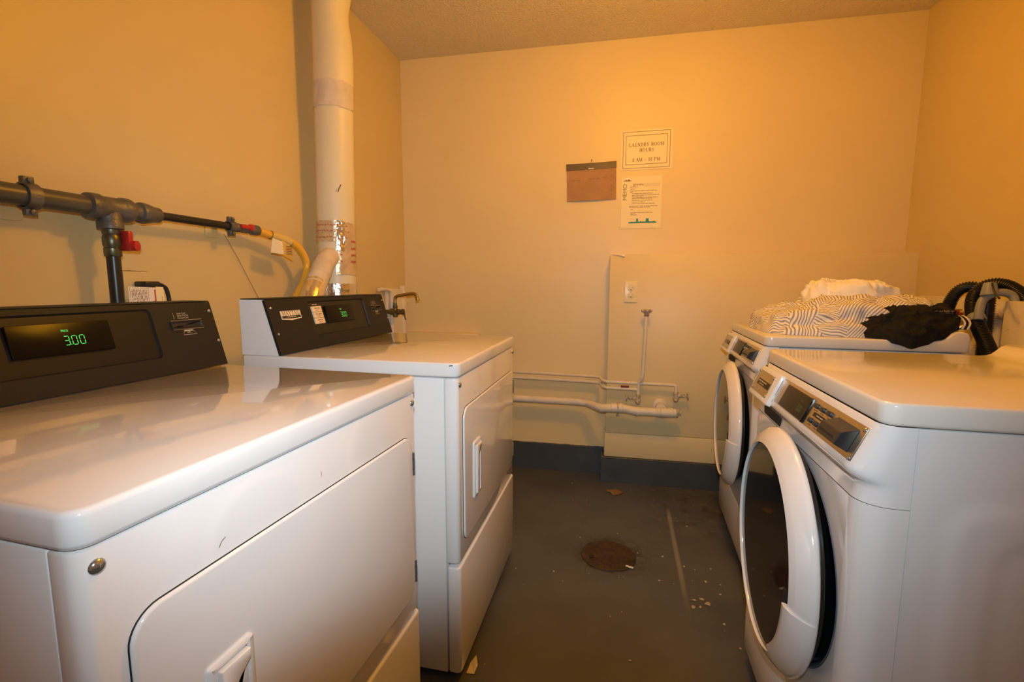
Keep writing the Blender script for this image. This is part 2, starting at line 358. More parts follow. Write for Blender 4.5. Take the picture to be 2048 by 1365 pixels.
SERIF = {
 'L': (0.62, [([(0.16, 0), (0.16, 1)], K), ([(0.02, 0.03), (0.60, 0.03)], k_), ([(0.57, 0), (0.57, 0.28)], k_), ([(0.02, 0.97), (0.32, 0.97)], k_)]),
 'A': (0.74, [([(0.10, 0), (0.37, 1)], k_), ([(0.37, 1), (0.62, 0)], K), ([(0.18, 0.36), (0.5, 0.36)], k_), ([(0, 0.03), (0.22, 0.03)], k_), ([(0.48, 0.03), (0.74, 0.03)], k_)]),
 'U': (0.76, [([(0.17, 1), (0.17, 0.3)] + arc(0.39, 0.28, 0.22, 0.26, PI, 1.5 * PI, 6), K), (arc(0.39, 0.28, 0.24, 0.26, 1.5 * PI, 2 * PI, 6) + [(0.63, 1)], k_), ([(0.02, 0.97), (0.32, 0.97)], k_), ([(0.52, 0.97), (0.76, 0.97)], k_)]),
 'N': (0.78, [([(0.15, 0), (0.15, 1)], k_), ([(0.13, 1), (0.64, 0)], K), ([(0.64, 0), (0.64, 1)], k_), ([(0.02, 0.03), (0.28, 0.03)], k_), ([(0.52, 0.97), (0.77, 0.97)], k_), ([(0.02, 0.97), (0.2, 0.97)], k_)]),
 'D': (0.74, [([(0.16, 0), (0.16, 1)], K), ([(0.02, 0.97), (0.3, 0.97)] + arc(0.3, 0.5, 0.34, 0.47, PI / 2, 0.25, 5), k_ + 0.02), (arc(0.3, 0.5, 0.33, 0.46, 0.6, -0.6, 6), K), (arc(0.3, 0.5, 0.34, 0.47, -0.25, -PI / 2, 5) + [(0.02, 0.03)], k_ + 0.02)]),
 'R': (0.74, [([(0.16, 0), (0.16, 1)], K), ([(0.02, 0.97), (0.36, 0.97)] + arc(0.36, 0.74, 0.2, 0.23, PI / 2, -PI / 2, 8) + [(0.16, 0.5)], 0.08), (arc(0.36, 0.74, 0.2, 0.22, 0.7, -0.7, 6), K), ([(0.36, 0.5), (0.64, 0.02)], K), ([(0.02, 0.03), (0.32, 0.03)], k_), ([(0.56, 0.03), (0.74, 0.03)], k_)]),
 'Y': (0.74, [([(0.10, 1), (0.37, 0.45)], K), ([(0.66, 1), (0.37, 0.45)], k_), ([(0.37, 0), (0.37, 0.47)], K), ([(0.22, 0.03), (0.54, 0.03)], k_), ([(0, 0.97), (0.26, 0.97)], k_), ([(0.52, 0.97), (0.75, 0.97)], k_)]),
 'O': (0.80, [(arc(0.40, 0.5, 0.31, 0.47, 0.7, PI - 0.7), 0.07), (arc(0.40, 0.5, 0.30, 0.46, PI - 0.75, PI + 0.75), K), (arc(0.40, 0.5, 0.31, 0.47, PI + 0.7, 2 * PI - 0.7), 0.07), (arc(0.40, 0.5, 0.30, 0.46, -0.75, 0.75), K)]),
 'M': (0.95, [([(0.14, 0), (0.14, 1)], k_), ([(0.14, 1), (0.46, 0.05)], K), ([(0.46, 0.05), (0.78, 1)], k_), ([(0.80, 0), (0.80, 1)], K), ([(0.02, 0.03), (0.27, 0.03)], k_), ([(0.66, 0.03), (0.95, 0.03)], k_), ([(0.0, 0.97), (0.18, 0.97)], k_), ([(0.76, 0.97), (0.95, 0.97)], k_)]),
 'H': (0.80, [([(0.16, 0), (0.16, 1)], K), ([(0.64, 0), (0.64, 1)], K), ([(0.16, 0.5), (0.64, 0.5)], k_), ([(0.02, 0.03), (0.3, 0.03)], k_), ([(0.5, 0.03), (0.78, 0.03)], k_), ([(0.02, 0.97), (0.3, 0.97)], k_), ([(0.5, 0.97), (0.78, 0.97)], k_)]),
 'S': (0.60, [(arc(0.30, 0.73, 0.21, 0.23, 0.5, 1.25 * PI, 10), 0.08), ([(0.14, 0.62), (0.46, 0.38)], K), (arc(0.29, 0.27, 0.22, 0.23, 0.6, -PI + 0.4, 10), 0.08), ([(0.07, 0.05), (0.07, 0.3)], k_), ([(0.5, 0.72), (0.5, 0.95)], k_)]),
 'P': (0.68, [([(0.16, 0), (0.16, 1)], K), ([(0.02, 0.97), (0.38, 0.97)] + arc(0.38, 0.72, 0.2, 0.25, PI / 2, -PI / 2, 8) + [(0.16, 0.46)], 0.08), (arc(0.38, 0.72, 0.2, 0.24, 0.7, -0.7, 6), K), ([(0.02, 0.03), (0.34, 0.03)], k_)]),
 'T': (0.70, [([(0.35, 0), (0.35, 1)], K), ([(0.03, 0.97), (0.67, 0.97)], k_), ([(0.05, 0.97), (0.05, 0.75)], k_), ([(0.65, 0.97), (0.65, 0.75)], k_), ([(0.2, 0.03), (0.5, 0.03)], k_)]),
 'G': (0.80, [(arc(0.42, 0.5, 0.31, 0.46, 0.6, 2 * PI - 0.9, 18), 0.11), ([(0.66, 0.08), (0.66, 0.42)], K), ([(0.5, 0.42), (0.8, 0.42)], k_)]),
 '8': (0.56, [(arc(0.28, 0.74, 0.17, 0.22, 0, 2 * PI, 14), 0.1), (arc(0.28, 0.27, 0.2, 0.25, 0, 2 * PI, 14), 0.11)]),
 '1': (0.5, [([(0.27, 0), (0.27, 1)], K), ([(0.1, 0.84), (0.27, 0.97)], k_), ([(0.1, 0.03), (0.44, 0.03)], k_)]),
 '0': (0.56, [(arc(0.28, 0.5, 0.19, 0.46, PI / 2, 1.5 * PI, 10), 0.12), (arc(0.28, 0.5, 0.19, 0.46, -PI / 2, PI / 2, 10), 0.12)]),
 '-': (0.6, [([(0.06, 0.36), (0.54, 0.36)], 0.07)]), ' ': (0.34, [])}
def serif(txt, cx, cy, h, sx=1.0, gap=0.06, c=0.0, bm=None):
    wd = sum(SERIF[ch][0] + gap for ch in txt) - gap; bm = bm or NB(); x = cx - wd * h * sx / 2
    for ch in txt:
        adv, st = SERIF[ch]
        for P, t in st: ribbon(bm, [(x + a * h * sx, cy + (b - 0.5) * h) for a, b in P], t * h, c)
        x += (adv + gap) * h * sx
    return bm
def text(body, h, cx=0.0, cy=0.0, sx=1.0, align='CENTER', c=0.0):
    cu = bpy.data.curves.new('txt', 'FONT'); cu.body = body; cu.size = h; cu.align_x = align; cu.align_y = 'CENTER'; cu.resolution_u = 5
    o = bpy.data.objects.new('txt', cu); COL.objects.link(o)
    dg = bpy.context.evaluated_depsgraph_get(); dg.update()
    me = bpy.data.meshes.new_from_object(o.evaluated_get(dg)); bm = NB(); bm.from_mesh(me)
    bpy.data.objects.remove(o); bpy.data.curves.remove(cu); bpy.data.meshes.remove(me)
    for v in bm.verts: v.co = Vector((v.co.x * sx + cx, v.co.y + cy, c))
    return bm
SEG7 = {'0': 'abcdef', '3': 'abgcd'}
def seg7(txt, cx, cy, h, c=0.0, slant=0.0):
    bm = NB(); w_ = h * 0.47; g = h * 0.28; t = h * 0.07; x = cx
    for ch in txt:
        if ch == '.': rect(bm, x - g * 0.75, x - g * 0.75 + t, cy - h / 2, cy - h / 2 + t, c); continue
        e = t * 0.75
        S_ = {'a': ((x + e, cy + h / 2), (x + w_ - e, cy + h / 2)), 'g': ((x + e, cy), (x + w_ - e, cy)), 'd': ((x + e, cy - h / 2), (x + w_ - e, cy - h / 2)),
              'f': ((x, cy + e), (x, cy + h / 2 - e)), 'b': ((x + w_, cy + e), (x + w_, cy + h / 2 - e)), 'e': ((x, cy - h / 2 + e), (x, cy - e)), 'c': ((x + w_, cy - h / 2 + e), (x + w_, cy - e))}
        for s in SEG7[ch]: ribbon(bm, S_[s], t, c)
        x += w_ + g
    return bm
def scribble(bm, a0, a1, b, h, c=0.0, rng=random):
    """one line of print too small to read: word-length strokes"""
    a = a0
    while a < a1 - h:
        wl = min(a1 - a, rng.uniform(2.0, 6.5) * h); rect(bm, a, a + wl, b - h * 0.28, b + h * 0.28, c); a += wl + h * 0.6

def dome_screw(name, o, d, r, parent, m='chrome'):
    return obj(name, lathe([(r * 1.05, 0), (r * 1.05, r * 0.12), (r * 0.95, r * 0.3), (r * 0.7, r * 0.5), (r * 0.35, r * 0.62), (0.0005, r * 0.66)], o, d, 14), m, parent)

# ------------------------------------------------------------------ frames of the walls
YB, AB, XL, AL, XR, ZC = 2.4648, 0.0638, -0.9251, 0.0376, 1.7862, 2.4367
cb, sb = math.cos(AB), math.sin(AB)
def BW(t, o, z): return Vector((t * cb + o * sb, YB + t * sb - o * cb, z))     # point on the back wall, o in front of it
RL = PI / 2 + math.atan(AL)                                                     # left-wall frame: local x runs into depth
L0 = (XL + YB * AL, 0, 0)
RR = AB - PI / 2
R0 = BW(XR, 0, 0)
WALLM = Matrix(((1, 0, 0, 0), (0, 0, -1, 0), (0, 1, 0, 0), (0, 0, 0, 1)))       # print plane on a wall: (a, b, c) -> (x, z, -y)

# ------------------------------------------------------------------ structure
def struct(name, bm, m, loc=(0, 0, 0), rz=0, parent=None, label=None, smooth=True):
    o = obj(name, bm, m, parent, smooth)
    if parent is None: o['kind'] = 'structure'; o.location = loc; o.rotation_euler = (0, 0, rz)
    if label: o['label'] = label
    return o
struct('floor', box(-1.3, 2.2, -2.0, 2.9, -0.1, 0.0), 'floor', smooth=False)
struct('ceiling', box(-1.3, 2.2, -2.0, 2.9, ZC, ZC + 0.1), 'ceil', smooth=False)
struct('wall_back', box(-1.15, 2.05, 0, 0.1, 0, ZC), 'wall', (0, YB, 0), AB, smooth=False)
struct('wall_left', box(-1.9, 2.42, 0, 0.1, 0, ZC), 'wall_dimmed', L0, RL, smooth=False)
struct('wall_right', box(-0.02, 4.6, 0, 0.1, 0, ZC), 'wall_dimmed', R0, RR, smooth=False)
struct('wall_front', box(-1.1, 1.95, -1.95, -1.85, 0, ZC), 'wall', smooth=False)
# boxed-out lower half of the back wall, two boards
OP, HT = 0.113, 1.289
t1 = struct('trim_1', box(0.322, XR + 0.006, -OP, -0.002, 0.2905, HT, 0.003), 'wall', (0, YB, 0), AB, label='boxed-out painted panel on the lower back wall')
struct('panel', box(0.318, XR + 0.006, -OP - 0.002, -0.002, 0.150, 0.2885, 0.003), 'wall', parent=t1)
fl = NB()
fl.faces.new([fl.verts.new(p) for p in ((0.323, -OP - 0.0015, HT), (0.402, -OP - 0.0015, HT), (0.398, -OP - 0.012, HT - 0.012), (0.372, -OP - 0.007, HT - 0.006))])
struct('paint_flake', fl, 'paper_white', parent=t1, smooth=False)
# low ledge behind the far dryer and the access board in the corner
struct('trim_2', box(-0.915, -0.44, -0.06, -0.002, 0.02, 0.829, 0.003), 'wall', (0, YB, 0), AB, label='low boxed ledge along the back wall behind the far dryer')
struct('trim_3', box(2.13, 2.335, -0.022, -0.002, 0.2, 1.10, 0.003), 'board', L0, RL, label='painted access board in the left corner')
struct('trim_4', box(2.315, 2.345, -0.034, -0.003, 0.2, 1.115, 0.003), 'board', L0, RL, label='painted corner strip beside the access board')
struct('trim_5', box(0.20, 0.95, -0.03, -0.002, 0.2, 1.08, 0.003), 'board', R0, RR, label='painted board behind the water valves')
# baseboards
def jag_board(x0, x1, y0, y1, z1, seed, n):
    """painted board whose brushed top edge wavers"""
    rings = []
    for i in range(n + 1):
        x = x0 + (x1 - x0) * i / n; z = z1 + 0.004 * noise.noise(Vector((x * 16, seed, 0))) + 0.003 * noise.noise(Vector((x * 60, seed, 3)))
        rings.append([(x, y1, 0), (x, y0, 0), (x, y0, z - 0.003), (x, y0 + 0.003, z), (x, y1, z)])
    return loft(rings)
struct('baseboard_back', jag_board(-0.92, 0.316, -0.014, -0.002, 0.166, 2, 70), 'grey', (0, YB, 0), AB)
struct('baseboard_back', jag_board(0.30, XR - 0.01, -OP - 0.010, -0.01, 0.1485, 5, 90), 'grey', (0, YB, 0), AB)
struct('baseboard_left', box(-1.8, 2.32, -0.014, -0.002, 0.0, 0.16, 0.003), 'grey', L0, RL)
struct('baseboard_right', box(0.14, 4.3, -0.014, -0.002, 0.0, 0.16, 0.003), 'grey', R0, RR)

# ------------------------------------------------------------------ lamp hanging over the aisle, above the frame
LX, LY, LZ = 0.60, 1.26, 2.17
cl = thing('ceiling_lamp', 'warm glowing glass globe lamp hanging from the ceiling over the aisle', 'lamp', (LX, LY, LZ))
M['glow'] = mat('glowing_globe', (0.9, 0.85, 0.7), 0.4, emit=((1.0, 0.425, 0.013), 119.0))
gb = NB(); bmesh.ops.create_uvsphere(gb, u_segments=24, v_segments=14, radius=0.085)
obj('globe', gb, 'glow', cl)
obj('socket', lathe([(0.034, 0.080), (0.034, 0.100), (0.024, 0.112), (0.008, 0.118)], (0, 0, 0), (0, 0, 1), 20), 'brass', cl)
obj('stem', seg_tube((0, 0, 0.115), (0, 0, ZC - LZ - 0.02), 0.006, 10), 'brass', cl)
obj('canopy', lathe([(0.012, ZC - LZ - 0.030), (0.050, ZC - LZ - 0.016), (0.058, ZC - LZ - 0.001)], (0, 0, 0), (0, 0, 1), 24), 'brass', cl)

# ------------------------------------------------------------------ dryers
W, DEP, ZL, ZT, ZP = 0.686, 0.6571, 0.8796, 0.9186, 0.3493
DCB, DCT, ZCT = 0.5307, 0.578, 1.0788
def make_dryer():
    T = thing('dryer', '', 'dryer')
    ver = lambda xm: (lambda m, d: abs(d.z) > 0.9 and m.x > xm)
    obj('cabinet', box(-DEP + 0.003, -0.0385, 0.002, W - 0.002, 0.022, ZL - 0.003, 0.002), 'enamel_side', T)
    obj('top_lid', box(-DEP, 0.004, -0.002, W + 0.002, ZL, ZT, 0.007, 3, ver(-0.1), 0.022), 'enamel', T)
    fp = obj('front_panel', box(-0.0365, 0.0, 0.001, W - 0.001, 0.356, ZL - 0.0022, 0.003, 2, ver(-0.02), 0.016), 'enamel', T)
    obj('lower_panel', box(-0.0355, 0.002, 0.0015, W - 0.0015, 0.022, 0.3435, 0.006, 3, ver(-0.02), 0.014), 'enamel', T)
    for x in (-0.06, -0.60):
        for y in (0.05, W - 0.05):
            obj('foot', lathe([(0.02, 0), (0.02, 0.008), (0.012, 0.01), (0.012, 0.024)], (x, y, 0), (0, 0, 1), 12), 'black_plastic', T)
    FM = frame_mtx((0, 0, 0), (0, 1, 0), (0, 0, 1), (1, 0, 0))
    # door, set in a dark joint
    dr = obj('door', xf(slab(0.0385, 0.6535, 0.4015, 0.7875, 0.0012, 0.0058, 0.034, 0.004, 8, 4), FM), 'enamel', T)
    obj('door_joint', xf(slab(0.0373, 0.6547, 0.4003, 0.7887, -0.001, 0.0012, 0.035, 0.0004, 8, 1), FM), 'dark_gap', T)
    # handle: framed pull with a finger pocket on its far half
    h0, h1, g0, g1 = 0.115, 0.183, 0.497, 0.667
    hb = NB()
    outer = rrect(h0, h1, g0, g1, 0.004, 4); P1 = inset(outer, 0.003); P2 = inset(outer, 0.008); P3 = inset(outer, 0.010)
    merge(hb, loft([[(a, b, 0.0055) for a, b in outer], [(a, b, 0.0095) for a, b in outer], [(a, b, 0.0115) for a, b in P1], [(a, b, 0.0115) for a, b in P2], [(a, b, 0.0078) for a, b in P3]], caps=False))
    hb.faces.new([hb.verts.new((a, b, 0.0078)) for a, b in P3])
    hd = obj('handle', xf(hb, FM), 'enamel', dr)
    grip = [(h0 + 0.012, g0 + 0.012), (h0 + 0.034, g0 + 0.012), (h0 + 0.034, g1 - 0.045), (h0 + 0.040, g1 - 0.038), (h0 + 0.056, g1 - 0.026), (h0 + 0.056, g1 - 0.012), (h0 + 0.012, g1 - 0.012)]
    merge_b = prism(grip, 0.0075, 0.0165, 0.002, 2)
    obj('handle', xf(merge_b, FM), 'enamel', dr)['label'] = 'raised grip of the door handle'
    for z0, z1 in ((0.692, 0.745), (0.431, 0.485)):
        hg = tube([(0.004, 0.6575, z0), (0.004, 0.6575, z0 + 0.014)], 0.0042, 10)
        merge(hg, tube([(0.004, 0.6575, z0 + 0.0155), (0.004, 0.6575, z1 - 0.0155)], 0.0046, 10))
        merge(hg, tube([(0.004, 0.6575, z1 - 0.014), (0.004, 0.6575, z1)], 0.0042, 10))
        merge(hg, box(-0.002, 0.003, 0.650, 0.666, z0 + 0.003, z1 - 0.003))
        obj('hinge', hg, 'chrome', dr)
    for y in (0.0185, W - 0.0205): dome_screw('screw', (0.0, y, 0.858), (1, 0, 0), 0.0075, T)
    sc = NB(); ribbon(sc, [(0.150, 0.802), (0.154, 0.808), (0.160, 0.811)], 0.0012, 0.0003); obj('scratch', xf(sc, FM), 'ink_soft', fp, False)
    sc = NB(); ribbon(sc, [(0.345, 0.8135), (0.347, 0.818), (0.346, 0.823)], 0.0008, 0.0003); obj('scratch', xf(sc, FM), 'ink_soft', fp, False)
    # console
    pr = [(-DEP, ZT + 0.0005), (-DCB - 0.006, ZT + 0.0005), (-DCT - 0.006, ZCT), (-DEP, ZCT)]
    hs = obj('console', loft([[(x, 0.0, z) for x, z in pr], [(x, W, z) for x, z in pr]]), 'enamel_side', T, False)
    E_ = Vector((-(DCT - DCB), 0, ZCT - ZT)).normalized(); N_ = Vector((E_.z, 0, -E_.x))
    CM = frame_mtx((-DCB, 0, ZT + 0.001), (0, 1, 0), E_, N_); H = 0.167
    inn = rrect(0.181, 0.527, 0.040, 0.154, 0.010, 5); out = frame_rings(inn, (0.0015, W - 0.0015, 0.001, H - 0.002))
    in2 = inset(inn, 0.003)
    fpb = loft([[(a, b, -0.0055) for a, b in out], [(a, b, 0.003) for a, b in out], [(a, b, 0.003) for a, b in inn], [(a, b, -0.0022) for a, b in in2]], caps=False)
    pl = obj('control_panel', xf(fpb, CM), 'console', T)
    tp = box(-DEP + 0.002, -DCT + 0.002, 0.0012, W - 0.0012, ZCT + 0.0002, ZCT + 0.003, 0.0012)
    obj('console_top', tp, 'console', T)
    ib = NB(); ib.faces.new([ib.verts.new((a, b, -0.0021)) for a, b in in2]); obj('recess_panel', xf(ib, CM), 'console_inset', pl, False)
    obj('display_window', xf(slab(0.268, 0.435, 0.0755, 0.1355, -0.0025, 0.0042, 0.002, 0.001), CM), 'display', pl)
    obj('digits', xf(seg7('3.00', 0.350, 0.1005, 0.0172, 0.0044), CM), 'green_led', pl, False)
    obj('price_lettering', xf(text('PRICE', 0.0062, 0.3545, 0.1195, 0.75, c=0.0044), CM), 'green_led', pl, False)
    for b0, b1 in ((0.1175, 0.1365), (0.0975, 0.1165), (0.0775, 0.0965)):
        kb = slab(0.200, 0.250, b0, b1, -0.0025, 0.0034, 0.0012, 0.0008); 
        for f in kb.faces: f.material_index = 0
        kp = NB(); scribble(kp, 0.211, 0.241, (b0 + b1) / 2 + 0.0025, 0.0042, 0.0036); scribble(kp, 0.216, 0.234, (b0 + b1) / 2 - 0.0045, 0.0030, 0.0036); merge(kb, kp, mi=1)
        obj('cycle_key', xf(kb, CM), ['cream_label', 'ink_soft'], pl)
    kp = NB(); scribble(kp, 0.208, 0.234, 0.1425, 0.0045, 0.0008); obj('key_lettering', xf(kp, CM), 'ink_pale', pl, False)
    # card slot
    so = rrect(0.563, 0.646, 0.1005, 0.1215, 0.002, 3)
    sl = loft([[(a, b, 0.0028) for a, b in so], [(a, b, 0.0075) for a, b in inset(so, 0.0015)], [(a, b, 0.0075) for a, b in inset(so, 0.0030)], [(a, b, 0.0045) for a, b in inset(so, 0.0055)]], caps=False)
    sl.faces.new([sl.verts.new((a, b, 0.0045)) for a, b in inset(so, 0.0055)])
    cs = obj('card_slot', xf(sl, CM), 'black_plastic', pl)
    obj('card_slot', xf(slab(0.579, 0.637, 0.1085, 0.1115, 0.0046, 0.0052, 0.0005, 0.0001), CM), 'dark_gap', pl)['label'] = 'dark opening of the card slot'
    for b in (0.1002, 0.1220): obj('slot_edge', xf(slab(0.566, 0.645, b - 0.0006, b + 0.0006, 0.0029, 0.0062, 0.0003, 0.0002), CM), 'chrome', pl)
    lt = text('Insert Card', 0.0058, 0.587, 0.1395, 0.85, 'LEFT', 0.0033); merge(lt, text('Select CYCLE', 0.0058, 0.587, 0.1340, 0.85, 'LEFT', 0.0033)); merge(lt, text('Remove Card', 0.0058, 0.587, 0.1285, 0.85, 'LEFT', 0.0033))
    for i, ch in enumerate('123'): merge(lt, text(ch, 0.0058, 0.578, 0.1395 - 0.0055 * i, 0.85, 'CENTER', 0.0033))
    obj('card_lettering', xf(lt, CM), 'ink_pale', pl, False)
    ar = NB(); ribbon(ar, [(0.594, 0.0965), (0.590, 0.087), (0.625, 0.087), (0.617, 0.0965)], 0.0009, 0.0033); rect(ar, 0.594, 0.617, 0.0955, 0.0985, 0.0033); rect(ar, 0.601, 0.609, 0.0915, 0.0935, 0.0033)
    obj('card_symbol', xf(ar, CM), 'ink_pale', pl, False)
    for a, b in ((0.0165, 0.140), (0.0165, 0.062), (0.676, 0.142), (0.678, 0.064)):
        p = CM @ Vector((a, b, 0.003)); dome_screw('screw', p, N_, 0.0040, pl)
    # badge: framed plate, five-sided, with the maker's lettering
    bo = [(0.048, 0.1035), (0.092, 0.0985), (0.137, 0.1035), (0.137, 0.1285), (0.048, 0.1285)]
    bb = prism(bo, 0.003, 0.0042, 0.0003, 1)
    bg = obj('badge', xf(bb, CM), 'badge', pl)
    bi = [(0.0505, 0.1055), (0.092, 0.1035), (0.1345, 0.1055), (0.1345, 0.1130), (0.0505, 0.1130)]
    lb = NB(); lb.faces.new([lb.verts.new((a, b, 0.0044)) for a, b in bi])
    serif('MAYTAG', 0.0925, 0.1205, 0.0125, 1.28, 0.05, 0.0044, lb)
    ribbon(lb, [(0.0492, 0.1273), (0.1358, 0.1273)], 0.0005, 0.0044)
    merge(lb, text('COMMERCIAL', 0.0066, 0.0925, 0.1092, 0.95, c=0.0047), mi=1)
    obj('badge_lettering', xf(lb, CM), ['ink', 'badge'], pl, False)
    return T
d1 = make_dryer()
d1['label'] = 'nearest white dryer at the left, its display showing 3.00 large at the frame edge'
d1['group'] = 'coin laundry dryers along the left wall'
d2 = copy_tree(d1); d2.location = (0.036, 0.8528, 0.001); d2.rotation_euler = (0, 0, 0.0423)
d2['label'] = 'second white dryer, farther in, with MAYTAG badge on its black console'
# a chip in the paint of the far lid's edge
ch = NB(); ribbon(ch, [(-0.0215, 0.9115), (-0.0150, 0.9128), (-0.0105, 0.9125)], 0.0026, 0.0024)
chm = frame_mtx((0, 0, 0), (1, 0, 0), (0, 0, 1), (0, -1, 0))
lid2 = [c for c in d2.children if c.name.startswith('top_lid')][0]
obj('paint_chip', xf(ch, chm), 'ink', lid2, False)

# ------------------------------------------------------------------ washing machines
WW, WZL, WZT, WDEP = 0.640, 0.9096, 0.9465, 0.591
TILT_U = Vector((0.024, 0, 0.055)).normalized(); TILT_N = Vector((-TILT_U.z, 0, TILT_U.x))
WTM = frame_mtx((-0.004, 0, 0.897), (0, -1, 0), TILT_U, TILT_N)       # (a, b, c): a = -t, b up the slope
DC, DZ, DRO, DRG = 0.30, 0.548, 0.2584, 0.2168
def uplan(z, d0, r, dback=0.047, n=8, t0=0.0, t1=WW):
    """U-shaped plan of a front shell at height z: straight front at d0, rounded corners, side returns"""
    P = [(dback, t0, z)]
    for i in range(n + 1):
        a = PI / 2 * i / n; P.append((d0 + r - r * math.sin(a), t0 + r - r * math.cos(a), z))
    for i in range(n + 1):
        a = PI / 2 * (1 - i / n); P.append((d0 + r - r * math.sin(a), t1 - r + r * math.cos(a), z))
    P.append((dback, t1, z)); return P
def slope(bm): return xf(bm, WTM)
def sl_slab(t0, t1, s0, s1, c0, c1, r=0.003, bev=0.001): return slope(slab(-t1, -t0, -s1, -s0, c0, c1, r, bev))
def make_washer():
    T = thing('washing_machine', '', 'washer')
    # cabinet with pressed relief on its sides
    cab = box(0.0495, WDEP - 0.004, 0.004, WW - 0.004, 0.03, WZL - 0.003, 0.002)
    cabinet = obj('cabinet', cab, 'enamel_side', T)
    for side in (0, 1):
        G = NB(); nx, nz = 50, 70; V = {}
        def relief(d, z):
            def bx(d0, d1, z0, z1, r=0.05, soft=0.022):
                qx = abs(d - (d0 + d1) / 2) - (d1 - d0) / 2 + r; qz = abs(z - (z0 + z1) / 2) - (z1 - z0) / 2 + r
                sd = math.hypot(max(qx, 0), max(qz, 0)) + min(max(qx, qz), 0) - r
                x = max(0, min(1, 0.5 - sd / soft)); return x * x * (3 - 2 * x)
            return 0.005 * bx(0.105, 0.545, 0.10, 0.79) - 0.004 * bx(0.165, 0.49, 0.15, 0.74)
        for i in range(nx + 1):
            for j in range(nz + 1):
                d = 0.0495 + (WDEP - 0.054) * i / nx; z = 0.03 + (WZL - 0.034) * j / nz
                V[i, j] = G.verts.new((d, (0.0035 - relief(d, z)) if side == 0 else (WW - 0.0035 + relief(d, z)), z))
        for i in range(nx):
            for j in range(nz): G.faces.new((V[i, j], V[i + 1, j], V[i + 1, j + 1], V[i, j + 1]))
        obj('side_panel', G, 'enamel_side', T, True, 60, recalc=False)
    # lid: flat, with a raised rear lip
    prof = [(0.0, WZL), (WDEP, WZL), (WDEP, 0.960), (0.584, 0.972), (0.572, 0.9775), (0.555, 0.9765), (0.543, 0.971), (0.533, 0.9605), (0.524, 0.952), (0.514, 0.948), (0.500, WZT), (0.0, WZT)]
    lb = loft([[(d, -0.002, z) for d, z in prof], [(d, WW + 0.002, z) for d, z in prof]])
    es = [e for e in lb.edges if all(abs(v.co.x) < 1e-4 for v in e.verts) and abs(e.verts[0].co.z - e.verts[1].co.z) > 0.01]
    bmesh.ops.bevel(lb, geom=es, offset=0.026, segments=6, profile=0.5, affect='EDGES')
    es = [e for e in lb.edges if len(e.link_faces) == 2 and e.calc_face_angle(0) > math.radians(50)]
    bmesh.ops.bevel(lb, geom=es, offset=0.0065, segments=3, profile=0.5, affect='EDGES')
    lid = obj('top_lid', lb, 'enamel_worn', T, True, 40)
    # fascia: bulging control band wrapped round the corners
    lv = [(0.9092, 0.001, 0.030), (0.9075, -0.001, 0.032), (0.897, -0.0045, 0.034), (0.869, -0.0165, 0.036), (0.842, -0.0285, 0.040), (0.832, -0.0325, 0.042), (0.825, -0.0320, 0.042), (0.8185, -0.028, 0.042), (0.8130, -0.021, 0.042), (0.808, -0.0165, 0.042), (0.800, -0.0150, 0.042), (0.7775, -0.0185, 0.043)]
    fb = NB(); R_ = [[fb.verts.new(p) for p in uplan(z, d, r)] for z, d, r in lv]
    for a, b in zip(R_[:-1], R_[1:]):
        for i in range(len(a) - 1): fb.faces.new((a[i], b[i], b[i + 1], a[i + 1]))
    fa = obj('control_fascia', fb, 'enamel', T, True, 70)
    # front panel with the round opening, and the kick panel under it
    OR = 0.2545; D0 = -0.0195; rc = 0.043; zt, zb = 0.7768, 0.2442
    fp = NB(); n = 96
    hole = [(DC + OR * math.cos(2 * PI * i / n), DZ + OR * 0.885 * math.sin(2 * PI * i / n)) for i in range(n)]
    outer = frame_rings(hole, (rc, WW - rc, zb, zt))
    rg = [[fp.verts.new((D0, a, b)) for a, b in outer], [fp.verts.new((D0, a, b)) for a, b in hole],
          [fp.verts.new((D0 + 0.008, DC + (a - DC) * 0.985, DZ + (b - DZ) * 0.985)) for a, b in hole], [fp.verts.new((D0 + 0.035, DC + (a - DC) * 0.97, DZ + (b - DZ) * 0.97)) for a, b in hole]]
    for a, b in zip(rg[:-1], rg[1:]):
        for i in range(n): fp.faces.new((a[i], a[(i + 1) % n], b[(i + 1) % n], b[i]))
    for t0, sgn in ((0.0, 1), (WW, -1)):
        cols = []
        pts = [(0.047, t0)] + [(D0 + rc - rc * math.sin(PI / 2 * i / 8), t0 + sgn * (rc - rc * math.cos(PI / 2 * i / 8))) for i in range(9)]
        for d, t in pts: cols.append((fp.verts.new((d, t, zb)), fp.verts.new((d, t, zt))))
        for a, b in zip(cols[:-1], cols[1:]): fp.faces.new((a[0], b[0], b[1], a[1]))
    front = obj('front_panel', fp, 'enamel', T, True, 40)
    kb = NB(); R_ = [[kb.verts.new(p) for p in uplan(z, d, 0.043)] for z, d in ((0.243, -0.0165), (0.240, -0.0195), (0.06, -0.0195), (0.035, -0.012), (0.028, -0.004))]
    for a, b in zip(R_[:-1], R_[1:]):
        for i in range(len(a) - 1): kb.faces.new((a[i], b[i], b[i + 1], a[i + 1]))
    obj('kick_panel', kb, 'enamel', T, True, 50)
    for d in (0.07, 0.52):
        for t in (0.06, WW - 0.06): obj('foot', lathe([(0.024, 0), (0.024, 0.012), (0.012, 0.014), (0.012, 0.032)], (d, t, 0), (0, 0, 1), 12), 'black_plastic', T)
    # gasket in the opening
    def flat(bm):
        for v in bm.verts: v.co.z = DZ + (v.co.z - DZ) * 0.885
    gk = lathe([(0.2525, 0.004), (0.247, 0.001), (0.240, 0.004), (0.236, 0.014), (0.238, 0.024), (0.230, 0.030), (0.220, 0.030), (0.214, 0.040), (0.17, 0.05), (0.01, 0.06)], (D0, DC, DZ), (1, 0, 0), 64, True); flat(gk)
    obj('gasket', gk, 'rubber', T)
